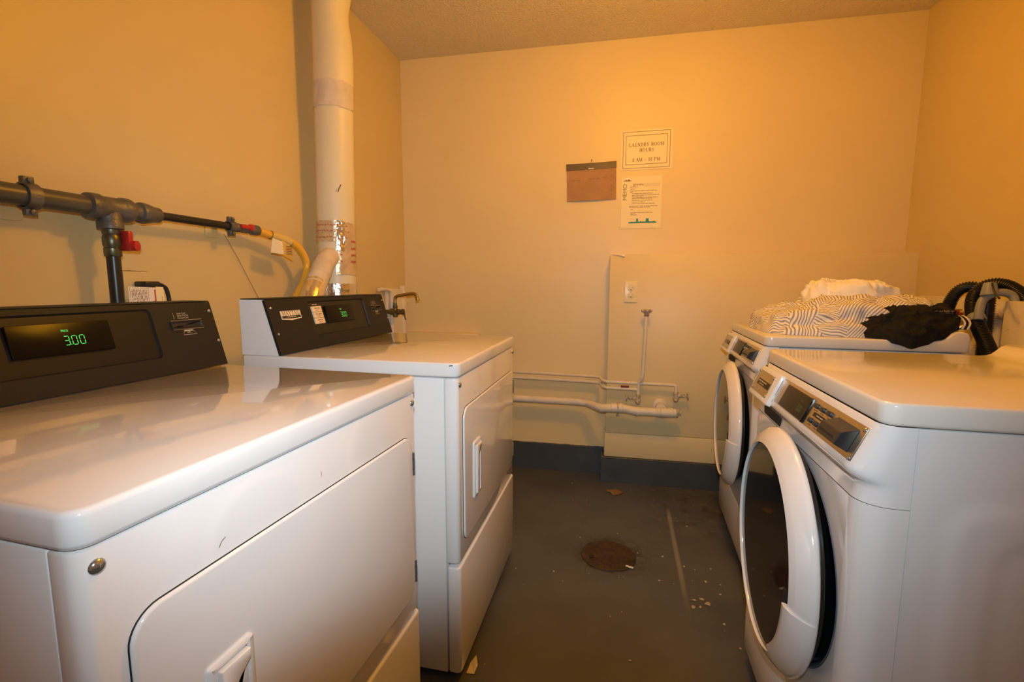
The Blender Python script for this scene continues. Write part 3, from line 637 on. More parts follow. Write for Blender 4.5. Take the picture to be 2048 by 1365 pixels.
    # door, standing slightly open on its far hinge
    A = 0.028; ad = Vector((-math.cos(A), math.sin(A), 0)); o = Vector((-0.080, DC, DZ))
    DM = axis_mtx(o, ad, (0, 1, 0))           # local z points out of the door, x runs along +t
    seg = 96
    ringp = [(0.2190, -0.010), (0.2189, -0.0008), (0.2198, 0.0000), (0.2260, -0.0026), (0.2335, -0.0062), (0.2365, -0.0082), (0.2470, -0.0170), (0.2545, -0.0245), (0.2578, -0.0300), (0.2584, -0.0350), (0.2560, -0.0400), (0.249, -0.0425), (0.236, -0.043)]
    rb = NB(); RR_ = [[rb.verts.new((r * math.cos(2 * PI * k / seg), r * math.sin(2 * PI * k / seg), h)) for k in range(seg)] for r, h in ringp]
    for a, b in zip(RR_[:-1], RR_[1:]):
        for i in range(seg): rb.faces.new((a[i], a[(i + 1) % seg], b[(i + 1) % seg], b[i]))
    door = obj('door', xf(rb, DM), 'enamel', T, True, 60)
    gl = lathe([(0.2176, -0.008), (0.2172, -0.006), (0.17, -0.0045), (0.10, -0.0035), (0.001, -0.003)], (0, 0, 0), (0, 0, 1), 64, True)
    obj('door_glass', xf(gl, DM), 'gloss_black', door)
    bk = lathe([(0.240, -0.0405), (0.2420, -0.046), (0.2395, -0.0465), (0.2390, -0.053), (0.234, -0.056), (0.226, -0.058), (0.215, -0.070), (0.19, -0.078), (0.01, -0.080)], (0, 0, 0), (0, 0, 1), 64, True)
    obj('door_back', xf(bk, DM), 'rubber', door)
    # pull: thick segment of the ring on the near lower side, with a dark finger gap beside the glass
    def seg_ring(a0, a1, prof, n=26):
        q = []
        for i in range(n + 1):
            a = a0 + (a1 - a0) * i / n; q.append([(r * math.cos(a), r * math.sin(a), h) for r, h in prof])
        return loft(q)
    hp = [(0.2080, -0.001), (0.2060, 0.005), (0.2085, 0.0065), (0.2190, 0.0050), (0.2350, -0.0020), (0.2480, -0.0130), (0.2560, -0.0215), (0.2596, -0.030), (0.2590, -0.036), (0.2500, -0.032), (0.2300, -0.014)]
    obj('handle', xf(seg_ring(PI - math.radians(4), PI - math.radians(50), hp), DM), 'enamel', door, True, 50)
    gp = [(0.1880, -0.0030), (0.1880, -0.0005), (0.2055, -0.0005), (0.2055, -0.0030)]
    obj('finger_recess', xf(seg_ring(PI + math.radians(2), PI - math.radians(50), gp), DM), 'dark_gap', door, False)
    lip = lathe([(0.2536, -0.004), (0.2500, 0.0015), (0.2440, -0.001), (0.2370, -0.009), (0.2330, -0.012)], (D0 + 0.001, DC, DZ), (-1, 0, 0), 64, True); flat(lip)
    obj('gasket_rim', lip, 'greyrub', T)
    # control plate on the sloping band
    pl = obj('control_plate', sl_slab(0.028, 0.445, 0.0005, 0.0625, -0.0006, 0.0016, 0.002, 0.0006), 'steel', T)
    obj('display_window', sl_slab(0.247, 0.405, 0.0075, 0.0610, 0.0014, 0.0034, 0.004, 0.001), 'console_inset', pl)
    obj('display_edge', sl_slab(0.2465, 0.2510, 0.0060, 0.0620, 0.0014, 0.0062, 0.001, 0.0008), 'gloss_black', pl)
    obj('digits', slope(seg7('3.00', -0.302, -0.040, 0.0125, 0.0037)), 'green_led_dim', pl, False)
    obj('price_lettering', slope(text('PRICE', 0.0045, -0.294, -0.0235, 0.8, c=0.0037)), 'green_led_dim', pl, False)
    for t, s in ((0.2205, 0.0155), (0.1895, 0.0155), (0.1585, 0.0150), (0.2150, 0.0460), (0.1860, 0.0460)):
        bt = sl_slab(t - 0.0075, t + 0.0075, s - 0.0050, s + 0.0050, 0.0014, 0.0072, 0.003, 0.002)
        obj('button', bt, 'black_plastic', pl)
        tx = NB(); scribble(tx, -t - 0.008, -t + 0.008, -s - 0.009, 0.0032, 0.0018); obj('button_lettering', slope(tx), 'ink_soft', pl, False)
    br = NB(); merge(br, slab(-0.222, -0.168, -0.0365, -0.0275, 0.0014, 0.0020, 0.001, 0.0002)); tx = NB(); scribble(tx, -0.205, -0.174, -0.032, 0.004, 0.0023); merge(br, tx, mi=1)
    obj('label_bar', slope(br), ['console_inset', 'ink_pale'], pl)
    # card reader: wedge standing off the plate
    ta, tb_ = 0.047, 0.126
    sec = [(0.0100, 0.0014), (0.0285, 0.0250), (0.0505, 0.0250), (0.0535, 0.0014)]
    wb = loft([[(-tb_, -q, c) for q, c in sec], [(-ta, -q, c) for q, c in sec]]); bmesh.ops.bevel(wb, geom=wb.edges[:], offset=0.0012, segments=2, affect='EDGES')
    obj('card_reader', slope(wb), 'black_plastic', pl, True, 30)
    obj('card_slot', sl_slab(0.062, 0.119, 0.0395, 0.0440, 0.0245, 0.0256, 0.001, 0.0002), 'dark_gap', pl, False)
    for t, s in ((0.0345, 0.0062), (0.0335, 0.0585)):
        dome_screw('screw', WTM @ Vector((-t, -s, 0.0016)), TILT_N, 0.0042, pl)
    # detergent drawer face: white frame with a steel plate and four screws, grip recess below
    dw = obj('detergent_drawer', sl_slab(0.456, 0.630, -0.002, 0.0835, -0.003, 0.0085, 0.006, 0.003), 'enamel', T)
    obj('drawer_joint', sl_slab(0.4535, 0.6325, -0.0045, 0.070, -0.004, 0.0004, 0.006, 0.0002), 'dark_gap', T)
    obj('drawer_plate', sl_slab(0.484, 0.620, 0.0105, 0.0700, 0.0080, 0.0094, 0.002, 0.0004), 'steel', dw)
    lbv = sl_slab(0.492, 0.596, 0.0325, 0.0500, 0.0090, 0.0098, 0.001, 0.0002); obj('drawer_label', lbv, 'console_inset', dw)
    tx = NB(); scribble(tx, -0.590, -0.520, -0.038, 0.0045, 0.0100); scribble(tx, -0.575, -0.535, -0.045, 0.004, 0.0100); scribble(tx, -0.600, -0.588, -0.060, 0.006, 0.0097); obj('drawer_lettering', slope(tx), 'ink_pale', dw, False)
    for t in (0.488, 0.616):
        for s in (0.0150, 0.0655): dome_screw('screw', WTM @ Vector((-t, -s, 0.0094)), TILT_N, 0.0034, dw)
    obj('grip_recess', xf(slab(-0.560, -0.420, 0.780, 0.8035, 0.0, 0.0185, 0.006, 0.0006), frame_mtx((0, 0, 0), (0, -1, 0), (0, 0, 1), (-1, 0, 0))), 'dark_gap', T)
    return T
w1 = make_washer(); w1.location = (0.8609, 0.5491, 0); w1.rotation_euler = (0, 0, 0.0229)
w1['label'] = 'nearest front-loading washing machine at the right, round door ajar, bare scuffed lid'
w1['group'] = 'front-loading washers on the right'
w2 = copy_tree(w1); w2.location = (0.9214, 1.5348, 0.0012); w2.rotation_euler = (0, 0, -0.0007)
w2['label'] = 'farther white front-loading washing machine, crumpled laundry piled on its lid'
lid1 = [c for c in w1.children if c.name.startswith('top_lid')][0]
sq = NB()
for k in range(4):
    P = [(0.195 + 0.022 * k + 0.018 * i / 6, 0.628 - 0.008 * k + 0.009 * math.sin(i * 2.2 + k)) for i in range(7)]
    ribbon(sq, P, 0.0013, WZT + 0.0005)
obj('pen_scribble', sq, 'ink_soft', lid1, False)

# ------------------------------------------------------------------ laundry on the far washer
def lid_z(d, t):
    P = [(-1, WZT), (0.500, WZT), (0.514, 0.948), (0.524, 0.952), (0.533, 0.9605), (0.543, 0.971), (0.555, 0.9765), (0.572, 0.978), (2, 0.978)]
    for (a, za), (b, zb) in zip(P[:-1], P[1:]):
        if a <= d <= b: return za + (zb - za) * (d - a) / (b - a)
    return WZT
def ridged(p, f, seed):
    q = Vector((p[0] * f + seed, p[1] * f - seed * 0.7, seed * 0.3)); wv = noise.noise_vector(q * 0.6) * 0.9
    return 1 - 2.2 * abs(noise.noise(q + wv))
def cloth(name, m, dc, tc, Rd, Rt, H, seed, base=lid_z, rings=46, segs=150, p_out=2.6, fold=0.02, f1=7, f2=16, shape=None, lump=None, edge=0.10, uv_cells=None, parent=None):
    """crumpled garment: a closed heap, rim resting on what lies below"""
    bm = NB(); uvl = bm.loops.layers.uv.new('weave') if uv_cells else None
    grid = []
    for k in range(rings + 1):
        r = (k / rings) ** 0.85; row = []
        for i in range(1 if k == 0 else segs):
            th = 2 * PI * i / segs; c, s = math.cos(th), math.sin(th)
            R = 1.0 / (abs(c) ** p_out + abs(s) ** p_out) ** (1 / p_out)
            R *= 1 + 0.10 * noise.noise(Vector((c * 1.6 + seed, s * 1.6, seed))) + 0.035 * noise.noise(Vector((c * 6 + seed, s * 6, seed)))
            if shape: R *= shape(th)
            d = dc + Rd * R * r * c; t = tc + Rt * R * r * s
            env = (1 - r ** (1 / edge * 0.55)) if False else (1 - max(0, (r - (1 - edge * 3)) / (edge * 3)) ** 2.2)
            env = max(0.0, env)
            hh = H * (lump(d, t) if lump else 1 - 0.35 * r * r)
            fo = fold * 0.45 * ridged((d, t), f1, seed) 
            z = max(0.004, hh + fo) * env + 0.0035
            # tucked rim
            if k == rings: z = 0.001
            wob = 0.012 * noise.noise(Vector((d * 14, t * 14, seed + 3))) * env
            row.append(bm.verts.new((d + wob, t + wob, base(d, t) + z)))
        grid.append(row)
    faces = []
    for i in range(segs): faces.append(bm.faces.new((grid[0][0], grid[1][i], grid[1][(i + 1) % segs])))
    for k in range(1, rings):
        for i in range(segs):
            j = (i + 1) % segs; faces.append(bm.faces.new((grid[k][i], grid[k + 1][i], grid[k + 1][j], grid[k][j])))
    bm.faces.new(grid[-1][::-1])
    bm.normal_update()
    nrm = {}
    for it in range(3):
        for row in grid:
            for v in row: nrm[v] = v.normal.copy()
    def crease(p, f, sd):
        q = p * f + Vector((sd, -sd * 0.6, sd * 0.3)); q = q + noise.noise_vector(q * 0.55) * 1.3
        return 1.0 - 2.6 * abs(noise.noise(q))
    off = {}
    for k, row in enumerate(grid[:-1]):
        e = 1.0 if k < rings - 4 else (rings - k) / 5
        for v in row:
            p = Vector((v.co.x, v.co.y, v.co.z * 1.25))
            off[v] = e * (fold * 0.62 * crease(p, f1 * 1.15, seed + 1) + fold * 0.40 * crease(p, f2 * 1.2, seed + 7) + fold * 0.07 * crease(p, f2 * 3, seed + 13))
    for v, a in off.items():
        v.co += nrm[v] * a; lo_z = base(v.co.x, v.co.y) + 0.0015
        if v.co.z < lo_z: v.co.z = lo_z
    if uvl:
        for f in faces:
            cc = f.calc_center_median(); wv = noise.noise_vector(Vector((cc.x * 9, cc.y * 9, cc.z * 9))) * 0.07
            q = Vector((cc.x + wv.x, cc.y + wv.y)); best = min(uv_cells, key=lambda C: (q - Vector(C[:2])).length)
            ca_, sa_ = math.cos(best[2]), math.sin(best[2])
            for l in f.loops:
                v = l.vert.co; w_ = noise.noise_vector(Vector((v.x * 5, v.y * 5, v.z * 5 + seed + 2))) * 0.05 + noise.noise_vector(Vector((v.x * 13, v.y * 13, v.z * 13 + seed))) * 0.014
                l[uvl].uv = ((v.x + w_.x) * ca_ + (v.y + w_.y) * sa_ + (v.z - WZT) * best[3], 0)
    return obj(name, bm, m, parent, True, 80, recalc=False)
def wavy(bm, a0, a1, b, h, w, c=0.0, rng=random, n=None):
    a = a0
    while a < a1 - h:
        wl = rng.uniform(2.0, 4.5) * h; wl = min(wl, a1 - a); k = max(4, int(wl / h * 5))
        ribbon(bm, [(a + wl * i / k, b + h * 0.5 * math.sin(i * 2.3 + rng.uniform(-0.7, 0.7)) * rng.uniform(0.5, 1)) for i in range(k + 1)], w, c); a += wl + h * 0.8
cells = [(0.06, 0.14, 1.25, 0.5), (0.15, 0.10, 0.35, -0.4), (0.24, 0.05, 0.95, 0.8), (0.20, 0.22, 0.15, 0.3), (0.33, 0.08, -0.55, -0.6), (0.40, 0.17, 0.75, 0.5), (0.31, 0.24, -0.15, 0.6), (0.48, 0.25, -0.9, 0.3), (0.12, 0.33, 1.0, 0.4), (0.44, 0.38, 0.4, -0.4)]
def striped_lump(d, t):
    x = (d - 0.03) / 0.30; a = max(0.0, min(1.0, x)); a = a * a * (3 - 2 * a)
    b = max(0, min(1, (t - 0.01) / 0.20)); b = b * (2 - b)
    return (0.42 + 0.58 * a) * (0.34 + 0.66 * b)
ss = cloth('striped_shirt', 'stripe', 0.305, 0.275, 0.285, 0.235, 0.112, 3.1, fold=0.026, f1=6.5, f2=15, lump=striped_lump, uv_cells=cells, p_out=3.2, edge=0.08)
tag(ss, 'crumpled cream and blue-grey striped shirt spread over the far washer lid', 'shirt')
def over(d, t): return lid_z(d, t) + 0.075
wc = cloth('white_towel', 'white_cloth', 0.378, 0.355, 0.160, 0.135, 0.098, 8.4, base=over, fold=0.028, f1=9, f2=19, lump=lambda d, t: 1.05 - 1.6 * abs(d - 0.33) - 0.8 * abs(t - 0.38), p_out=2.3, edge=0.09)
tag(wc, 'crumpled white cotton cloth on top of the striped shirt', 'cloth')
def drape(d, t):
    z = lid_z(d, t) + 0.001
    if t < -0.002: z -= (-0.002 - t) * 1.1
    return z
def black_lump(d, t):
    x = (d - 0.455) / 0.16
    return max(0.25, 1.0 - 0.75 * x * x if x < 0 else 1.0 - 0.55 * x * x) * (0.55 + 0.45 * max(0, min(1, (t + 0.005) / 0.06)))
def bshape(th):
    c, s = math.cos(th), math.sin(th); g = 1.0
    if s < 0: g *= 1.0 + 0.22 * max(0, 1 - abs(th - 4.55) / 0.55)      # flap hanging over the lid edge
    return g
bc = cloth('black_sweater', 'black_cloth', 0.450, 0.085, 0.150, 0.094, 0.086, 5.7, base=drape, fold=0.020, f1=9, f2=20, lump=black_lump, shape=bshape, p_out=2.2, edge=0.13)
tag(bc, 'black knitted garment hanging over the near edge of the far washer lid', 'sweater')
cf = NB()
for k in range(3):
    merge(cf, tube(smooth_path([(0.581 + 0.007 * k, 0.030, 0.984), (0.590 + 0.007 * k, 0.036, 1.005), (0.583 + 0.007 * k, 0.055, 1.024), (0.577 + 0.007 * k, 0.085, 1.022)], 5), 0.0032, 8), mi=k % 2)
obj('striped_cuff', cf, ['scrap', 'black_cloth'], bc)
from mathutils.bvhtree import BVHTree
tree = BVHTree.FromPolygons([v.co.copy() for v in bc.data.vertices], [tuple(p.vertices) for p in bc.data.polygons])
lw_ = NB(); rng = random.Random(9)
wavy(lw_, 0.505, 0.556, 1.008, 0.0045, 0.0012, 0, rng); wavy(lw_, 0.530, 0.552, 1.002, 0.0035, 0.0010, 0, rng)
for v in list(lw_.verts):
    h = tree.ray_cast(Vector((v.co.x, -0.3, v.co.y + 0.05)), Vector((0, 1, -0.05)).normalized())[0]
    v.co = (h + Vector((0, -0.0012, 0.0006))) if h is not None else Vector((v.co.x, 0.02, v.co.y))
obj('print', lw_, 'ink_pale', bc, False)
for o in (ss, wc, bc): o.location = w2.location; o.rotation_euler = w2.rotation_euler

# ------------------------------------------------------------------ vent duct behind the far dryer
vd = thing('vent_duct', 'tall white round vent duct rising from behind the far dryer to the ceiling', 'duct', (-0.769 - 0.022 * 1.35, 1.506 - 0.004 * 1.35, 0)); vd.rotation_euler = (-0.004, 0.022, 0)
def cyl_z(z0, z1, r, n=2, seg=40, mod=None):
    return loft([[((r + (mod(2 * PI * k / seg, z0 + (z1 - z0) * i / n) if mod else 0)) * math.cos(2 * PI * k / seg), (r + (mod(2 * PI * k / seg, z0 + (z1 - z0) * i / n) if mod else 0)) * math.sin(2 * PI * k / seg), z0 + (z1 - z0) * i / n) for k in range(seg)] for i in range(n + 1)])
def dent(th, z):   # squeezed a little below its upper end
    g = math.exp(-((z - 2.20) / 0.075) ** 2); return -0.016 * g * max(0, math.cos(th - 0.55)) + 0.0008 * noise.noise(Vector((math.cos(th) * 2, math.sin(th) * 2, z * 6)))
obj('upper_section', cyl_z(1.93, ZC - 0.001, 0.0790, 40, 40, dent), 'duct', vd)
obj('lower_section', cyl_z(1.02, 1.935, 0.0770, 30, 40, lambda th, z: 0.0008 * noise.noise(Vector((math.cos(th) * 2, math.sin(th) * 2, z * 6)))), 'duct', vd)
def wrap(z0, z1, a0, a1, r, seed, amp=0.0016, na=26, nz=8, rag=0.0):
    bm = NB(); V = []
    for i in range(na + 1):
        a = a0 + (a1 - a0) * i / na; col = []
        for j in range(nz + 1):
            f = j / nz; z = z0 + (z1 - z0) * f + rag * noise.noise(Vector((i * 0.35, f * 2, seed))) * (1 if j in (0, nz) else 0.4)
            rr = r + amp * (0.6 + noise.noise(Vector((a * 7, z * 60, seed)))); col.append(bm.verts.new((rr * math.cos(a), rr * math.sin(a), z)))
        V.append(col)
    for i in range(na):
        for j in range(nz): bm.faces.new((V[i][j], V[i + 1][j], V[i + 1][j + 1], V[i][j + 1]))
    return bm
VA = math.atan2(-0.2849 - 1.506, 0.49 + 0.769)      # faces the room's entrance side
obj('tape_band', wrap(1.835, 1.935, VA - 1.7, VA + 1.3, 0.0792, 2, 0.0006, rag=0.006), 'duct_flex', vd)['label'] = 'faded paper tape band'
ft = obj('foil_tape', wrap(1.300, 1.385, VA - 1.75, VA + 0.1, 0.0782, 11, 0.0022, 24, 10, 0.004), 'tape', vd); ft['label'] = 'crumpled foil tape with red print'
ft2 = obj('foil_tape', wrap(1.165, 1.380, VA - 0.05, VA + 1.6, 0.0784, 17, 0.0022, 24, 22, 0.006), 'tape', vd); ft2['label'] = 'foil tape strip running down the duct'
ft3 = obj('foil_tape', wrap(1.262, 1.385, VA + 0.02, VA + 0.42, 0.0800, 23, 0.0030, 14, 20, 0.006), 'foil', vd); ft3['label'] = 'bright crumpled foil seam'
obj('foil_band', wrap(1.055, 1.128, VA - 1.7, VA + 1.7, 0.0782, 31, 0.0026, 40, 10, 0.003), 'foil', vd)
rp = NB()
def dash(a, z, da, dz, r=0.0815):
    rp.faces.new([rp.verts.new((r * math.cos(x), r * math.sin(x), y)) for x, y in ((a - da, z - dz), (a + da, z - dz), (a + da, z + dz), (a - da, z + dz))])
for row, z in enumerate((1.367, 1.343, 1.318)):
    a = VA - 1.25
    while a < VA + 0.55:
        wd = random.uniform(0.03, 0.09); dash(a + wd, z + random.uniform(-0.002, 0.002), wd * 0.8, 0.0018); a += wd * 2 + 0.03
for z in (1.305, 1.276, 1.247, 1.220):
    for k in range(3): dash(VA + 0.85 + 0.16 * k, z + random.uniform(-0.002, 0.002), 0.055, 0.0045)
    if z > 1.21: dash(VA + 0.22, z, 0.05, 0.003)
obj('tape_print', rp, 'ink_red', vd, False)
mk = NB(); ribbon(mk, [(0, 0), (0.004, 0.014), (0.012, 0.03)], 0.004); ribbon(mk, [(-0.008, 0.0), (-0.005, 0.012)], 0.0015)
obj('scuff_mark', xf(mk, frame_mtx((0.0786 * math.cos(VA + 0.12), 0.0786 * math.sin(VA + 0.12), 1.50), (-math.sin(VA), math.cos(VA), 0), (0, 0, 1), (math.cos(VA), math.sin(VA), 0))), 'ink_soft', vd, False)
ep = smooth_path([(0.012, -0.012, 1.250), (0.018, -0.09, 1.225), (0.045, -0.180, 1.155), (0.072, -0.260, 1.075), (0.082, -0.292, 1.00)], 8)
el = obj('elbow', tube(ep, [0.0400 + 0.0010 * math.sin(i * 2.6) for i in range(len(ep))], 28), 'duct_flex', vd)
ef = smooth_path([(0.055, -0.211, 1.125), (0.072, -0.260, 1.075), (0.081, -0.288, 1.01)], 8)
obj('foil_wrap', tube(ef, [0.0422 + 0.0012 * noise.noise(Vector((i * 1.3, 2, 0))) for i in range(len(ef))], 28), 'foil', vd)

# ------------------------------------------------------------------ gas line on the left wall
gp = thing('gas_pipe', 'grey iron gas pipe along the left wall with tee and red valve handles', 'pipe', L0, RL)
o_, zg = -0.062, 1.311
obj('pipe', seg_tube((-1.6, o_, zg), (0.60, o_, zg), 0.0225, 22), 'pipe_grey', gp)
obj('thin_pipe', seg_tube((0.74, o_, zg), (1.10, o_, zg), 0.0118, 16), 'pipe_dark', gp)
X = (1, 0, 0)
tee = lathe([(0.0235, 0.563), (0.030, 0.567), (0.031, 0.575), (0.031, 0.590), (0.0275, 0.596), (0.0275, 0.640), (0.031, 0.646), (0.031, 0.662), (0.0285, 0.668), (0.021, 0.670)], (0, o_, zg), X, 24)
merge(tee, lathe([(0.0255, 0.0), (0.0255, -0.032), (0.0275, -0.036), (0.0275, -0.050), (0.022, -0.053)], (0.617, o_, zg), (0, 0, 1), 22))
obj('tee_fitting', tee, 'galv', gp)
obj('reducer', lathe([(0.0205, 0.660), (0.0205, 0.690), (0.0265, 0.693), (0.0280, 0.700), (0.0265, 0.712), (0.0215, 0.732), (0.0205, 0.746), (0.0120, 0.750)], (0, o_, zg), X, 24), 'galv', gp)
obj('drop_pipe', seg_tube((0.617, o_, 0.30), (0.617, o_, 1.195), 0.0148, 18), 'pipe_dark', gp)
vb = obj('valve_body', lathe([(0.0165, 1.192), (0.0185, 1.195), (0.0185, 1.212), (0.0165, 1.214), (0.0195, 1.222), (0.0195, 1.240), (0.0165, 1.246), (0.0185, 1.249), (0.0185, 1.262), (0.0160, 1.265)], (0.617, o_, 0), (0, 0, 1), 20), 'brass_green', gp)
vh = box(0.632, 0.646, o_ - 0.034, o_ - 0.006, 1.207, 1.257, 0.004)
merge(vh, lathe([(0.013, 0), (0.013, 0.016), (0.0065, 0.018)], (0.643, o_ - 0.026, 1.2205), (0.35, -0.93, 0), 14)); merge(vh, box(0.628, 0.640, o_ - 0.012, o_ - 0.002, 1.215, 1.232, 0.002))
obj('valve_handle', vh, 'red', vb)
vb2 = obj('valve_body', lathe([(0.0125, 1.012), (0.0150, 1.016), (0.0150, 1.030), (0.0125, 1.034), (0.0150, 1.044), (0.0150, 1.064), (0.0125, 1.070), (0.0150, 1.082), (0.0180, 1.086), (0.0180, 1.112), (0.0140, 1.118), (0.012, 1.122)], (0, o_, zg - 0.001), X, 16), 'galv', gp)
vh2 = box(1.022, 1.078, o_ - 0.022, o_ - 0.010, 1.308, 1.321, 0.003); merge(vh2, lathe([(0.011, 0), (0.011, 0.010), (0.005, 0.012)], (1.066, o_ - 0.012, 1.315), (0, -1, 0), 14))
obj('valve_handle', vh2, 'red', vb2)
def clamp(s, r, zc):
    q = [[(s - 0.012, o_ + (r + 0.002) * math.cos(a) * 1.0, zc + (r + 0.002) * math.sin(a)), (s + 0.012, o_ + (r + 0.002) * math.cos(a), zc + (r + 0.002) * math.sin(a)), (s + 0.012, o_ + (r + 0.006) * math.cos(a), zc + (r + 0.006) * math.sin(a)), (s - 0.012, o_ + (r + 0.006) * math.cos(a), zc + (r + 0.006) * math.sin(a))] for a in [2 * PI * k / 24 for k in range(24)]]
    bm = loft(q + [q[0]], caps=False)
    for sg in (1, -1):
        merge(bm, box(s - 0.011, s + 0.011, o_ - 0.007, o_ + 0.007, zc + sg * (r + 0.010) - 0.009, zc + sg * (r + 0.010) + 0.009, 0.003))
        merge(bm, lathe([(0.0055, 0), (0.0055, 0.006), (0.001, 0.008)], (s, o_ - 0.007, zc + sg * (r + 0.011)), (0, -1, 0), 10))
    merge(bm, seg_tube((s, -0.002, zc), (s, o_ + r, zc), 0.004, 8))
    return bm
for s, r in ((0.452, 0.0225), (0.997, 0.0118)):
    obj('pipe_clamp', clamp(s, r, zg), 'galv', gp)
for s0, s1, z0, z1 in ((0.405, 0.475, 1.262, 1.336), (0.955, 1.012, 1.275, 1.338)):
    obj('wall_plate', xf(slab(s0, s1, z0, z1, 0.001, 0.005, 0.012, 0.0015), WALLM), 'wall_dimmed', gp)
gh = thing('gas_hose', 'yellow coated gas hose curving down behind the far dryer', 'hose', L0, RL)
hp = smooth_path([(1.118, o_, zg - 0.002), (1.165, o_ - 0.004, 1.302), (1.225, o_ - 0.012, 1.292), (1.285, o_ - 0.02, 1.274), (1.330, o_ - 0.022, 1.235), (1.344, o_ - 0.022, 1.190), (1.322, o_ - 0.022, 1.135), (1.272, o_ - 0.022, 1.075), (1.20, o_ - 0.022, 0.98), (1.15, o_ - 0.02, 0.80)], 8)
obj('hose', tube(hp, 0.0140, 16), 'hose_yellow', gh)
for s, z in ((1.168, 1.3015), (1.262, 1.2825)):
    obj('tie', lathe([(0.0146, -0.0012), (0.0152, 0), (0.0146, 0.0012)], (s, o_ - 0.012 * (s - 1.1) / 0.12, z), (1, -0.1, -0.25), 16, True), 'ink_soft', gh)
tg = thing('paper_tag', 'folded cream and yellow paper tag hanging from the yellow gas hose', 'tag', L0, RL)
def sheet(P, m, parent, name, th=0.0008):
    bm = NB(); a = [bm.verts.new(p) for p in P]; bm.faces.new(a); 
    r = bmesh.ops.extrude_face_region(bm, geom=bm.faces[:]); vs = [v for v in r['geom'] if isinstance(v, bmesh.types.BMVert)]
    for v in vs: v.co.y += th
    return obj(name, bm, m, parent, False)
y0 = o_ - 0.030
sheet([(1.150, y0, 1.288), (1.192, y0 - 0.006, 1.279), (1.192, y0 - 0.010, 1.232), (1.140, y0 + 0.002, 1.236)], 'tag', tg, 'cream_leaf')
sheet([(1.192, y0 - 0.006, 1.283), (1.243, y0 + 0.004, 1.270), (1.258, y0 + 0.006, 1.214), (1.200, y0 - 0.008, 1.226), (1.192, y0 - 0.010, 1.232)], 'tag_yellow', tg, 'yellow_leaf')
tb = NB()
for i in range(6): rect(tb, 1.207, 1.238, 1.262 - i * 0.006, 1.2645 - i * 0.006, 0.0)
xf(tb, Matrix(((1, 0, 0, 0), (0, 0, -1, y0 - 0.010), (0, 1, 0, 0), (0, 0, 0, 1)))); obj('lettering', tb, 'ink_soft', tg, False)
st = tube(smooth_path([(1.170, o_ - 0.0045, 1.3008), (1.200, o_ - 0.008, 1.2965), (1.232, o_ - 0.0128, 1.2900), (1.258, o_ - 0.0166, 1.2830)], 6), 0.0158, 18, False)
obj('tag_sleeve', st, 'tag_yellow', tg)

# outlet patch, plug and the leaflet behind the near dryer
op = thing('outlet_patch', 'square painted patch with dark opening on the left wall above the near dryer', 'wall box', L0, RL)
obj('plate', xf(slab(0.682, 0.752, 1.02, 1.158, 0.0012, 0.004, 0.003, 0.001), WALLM), 'wall_dimmed', op)
sd = NB(); ribbon(sd, [(0.684, 1.1585), (0.70, 1.1592), (0.752, 1.1580)], 0.0024, 0.0022); ribbon(sd, [(0.6815, 1.03), (0.6812, 1.158)], 0.0012, 0.0022); obj('paint_crack', xf(sd, WALLM), 'ink_soft', op, False)
pg = thing('power_plug', 'black power plug and cord in the wall patch above the leaflet', 'plug', L0, RL)
pb = box(0.708, 0.752, -0.045, -0.0045, 1.112, 1.131, 0.004)
obj('plug_body', pb, 'black_plastic', pg)
obj('cord', tube(smooth_path([(0.750, -0.03, 1.124), (0.766, -0.034, 1.119), (0.778, -0.036, 1.100), (0.782, -0.036, 1.02), (0.77, -0.04, 0.7)], 6), 0.0055, 10), 'black_plastic', pg)
lf = thing('instruction_leaflet', 'printed white instruction leaflet with red stripe standing behind the near dryer', 'leaflet', L0, RL)
LM = frame_mtx((0.656, -0.058, 0.972), (1.14, 0.02, -0.05), (0.06, 0.10, 1.14), (0.02, -1, 0.10))
obj('page', xf(slab(-0.004, 0.062, 0.0, 0.127, 0, 0.0008, 0.001, 0.0001), LM), 'paper_white', lf, False)
pt = NB()
for i in range(11):
    a = 0.003 + i * 0.0035; b = 0.03
    while b < 0.120: l_ = random.uniform(0.006, 0.02); rect(pt, a, a + 0.0014, b, min(0.121, b + l_), 0.0011); b += l_ + 0.0025
ribbon(pt, [(-0.001, 0.0), (-0.001, 0.1245), (0.046, 0.1245)], 0.0008, 0.0011); ribbon(pt, [(0.0435, 0.0), (0.0435, 0.1245)], 0.0008, 0.0011)
obj('lettering', xf(pt, LM), 'ink_soft', lf, False)
fg = NB(); merge(fg, prism([(0.0525 + 0.0055 * math.cos(a), 0.088 + 0.0045 * math.sin(a)) for a in [2 * PI * k / 14 for k in range(14)]], 0.0009, 0.0011)); ribbon(fg, [(0.0525, 0.0915), (0.0545, 0.0945), (0.0575, 0.0935), (0.0600, 0.0985)], 0.0012, 0.0011)
obj('drawing', xf(fg, LM), 'ink', lf, False)
rs = NB(); rect(rs, 0.0585, 0.0620, 0.0, 0.122, 0.0012); obj('red_stripe', xf(rs, LM), 'ink_red', lf, False)
obj('back_page', xf(slab(0.0625, 0.083, 0.0, 0.129, 0.001, 0.0018, 0.001, 0.0001), LM), 'paper', lf, False)
rs = NB(); rect(rs, 0.0765, 0.0776, 0.085, 0.106, 0.0021); obj('red_lettering', xf(rs, LM), 'ink_red', lf, False)
ob = prism([(0.083, 0.0), (0.0905, 0.0), (0.0850, 0.122), (0.083, 0.127)], -0.001, 0.0004); obj('orange_edge', xf(ob, LM), 'tag_yellow', lf, False)
cw = thing('wire', 'thin slack wire running down the left wall between the dryers', 'wire', L0, RL)
obj('strand', tube([(1.028, -0.004, 1.292), (1.075, -0.004, 1.222), (1.165, -0.004, 1.075), (1.22, -0.004, 0.98)], 0.0009, 6), 'ink_soft', cw)

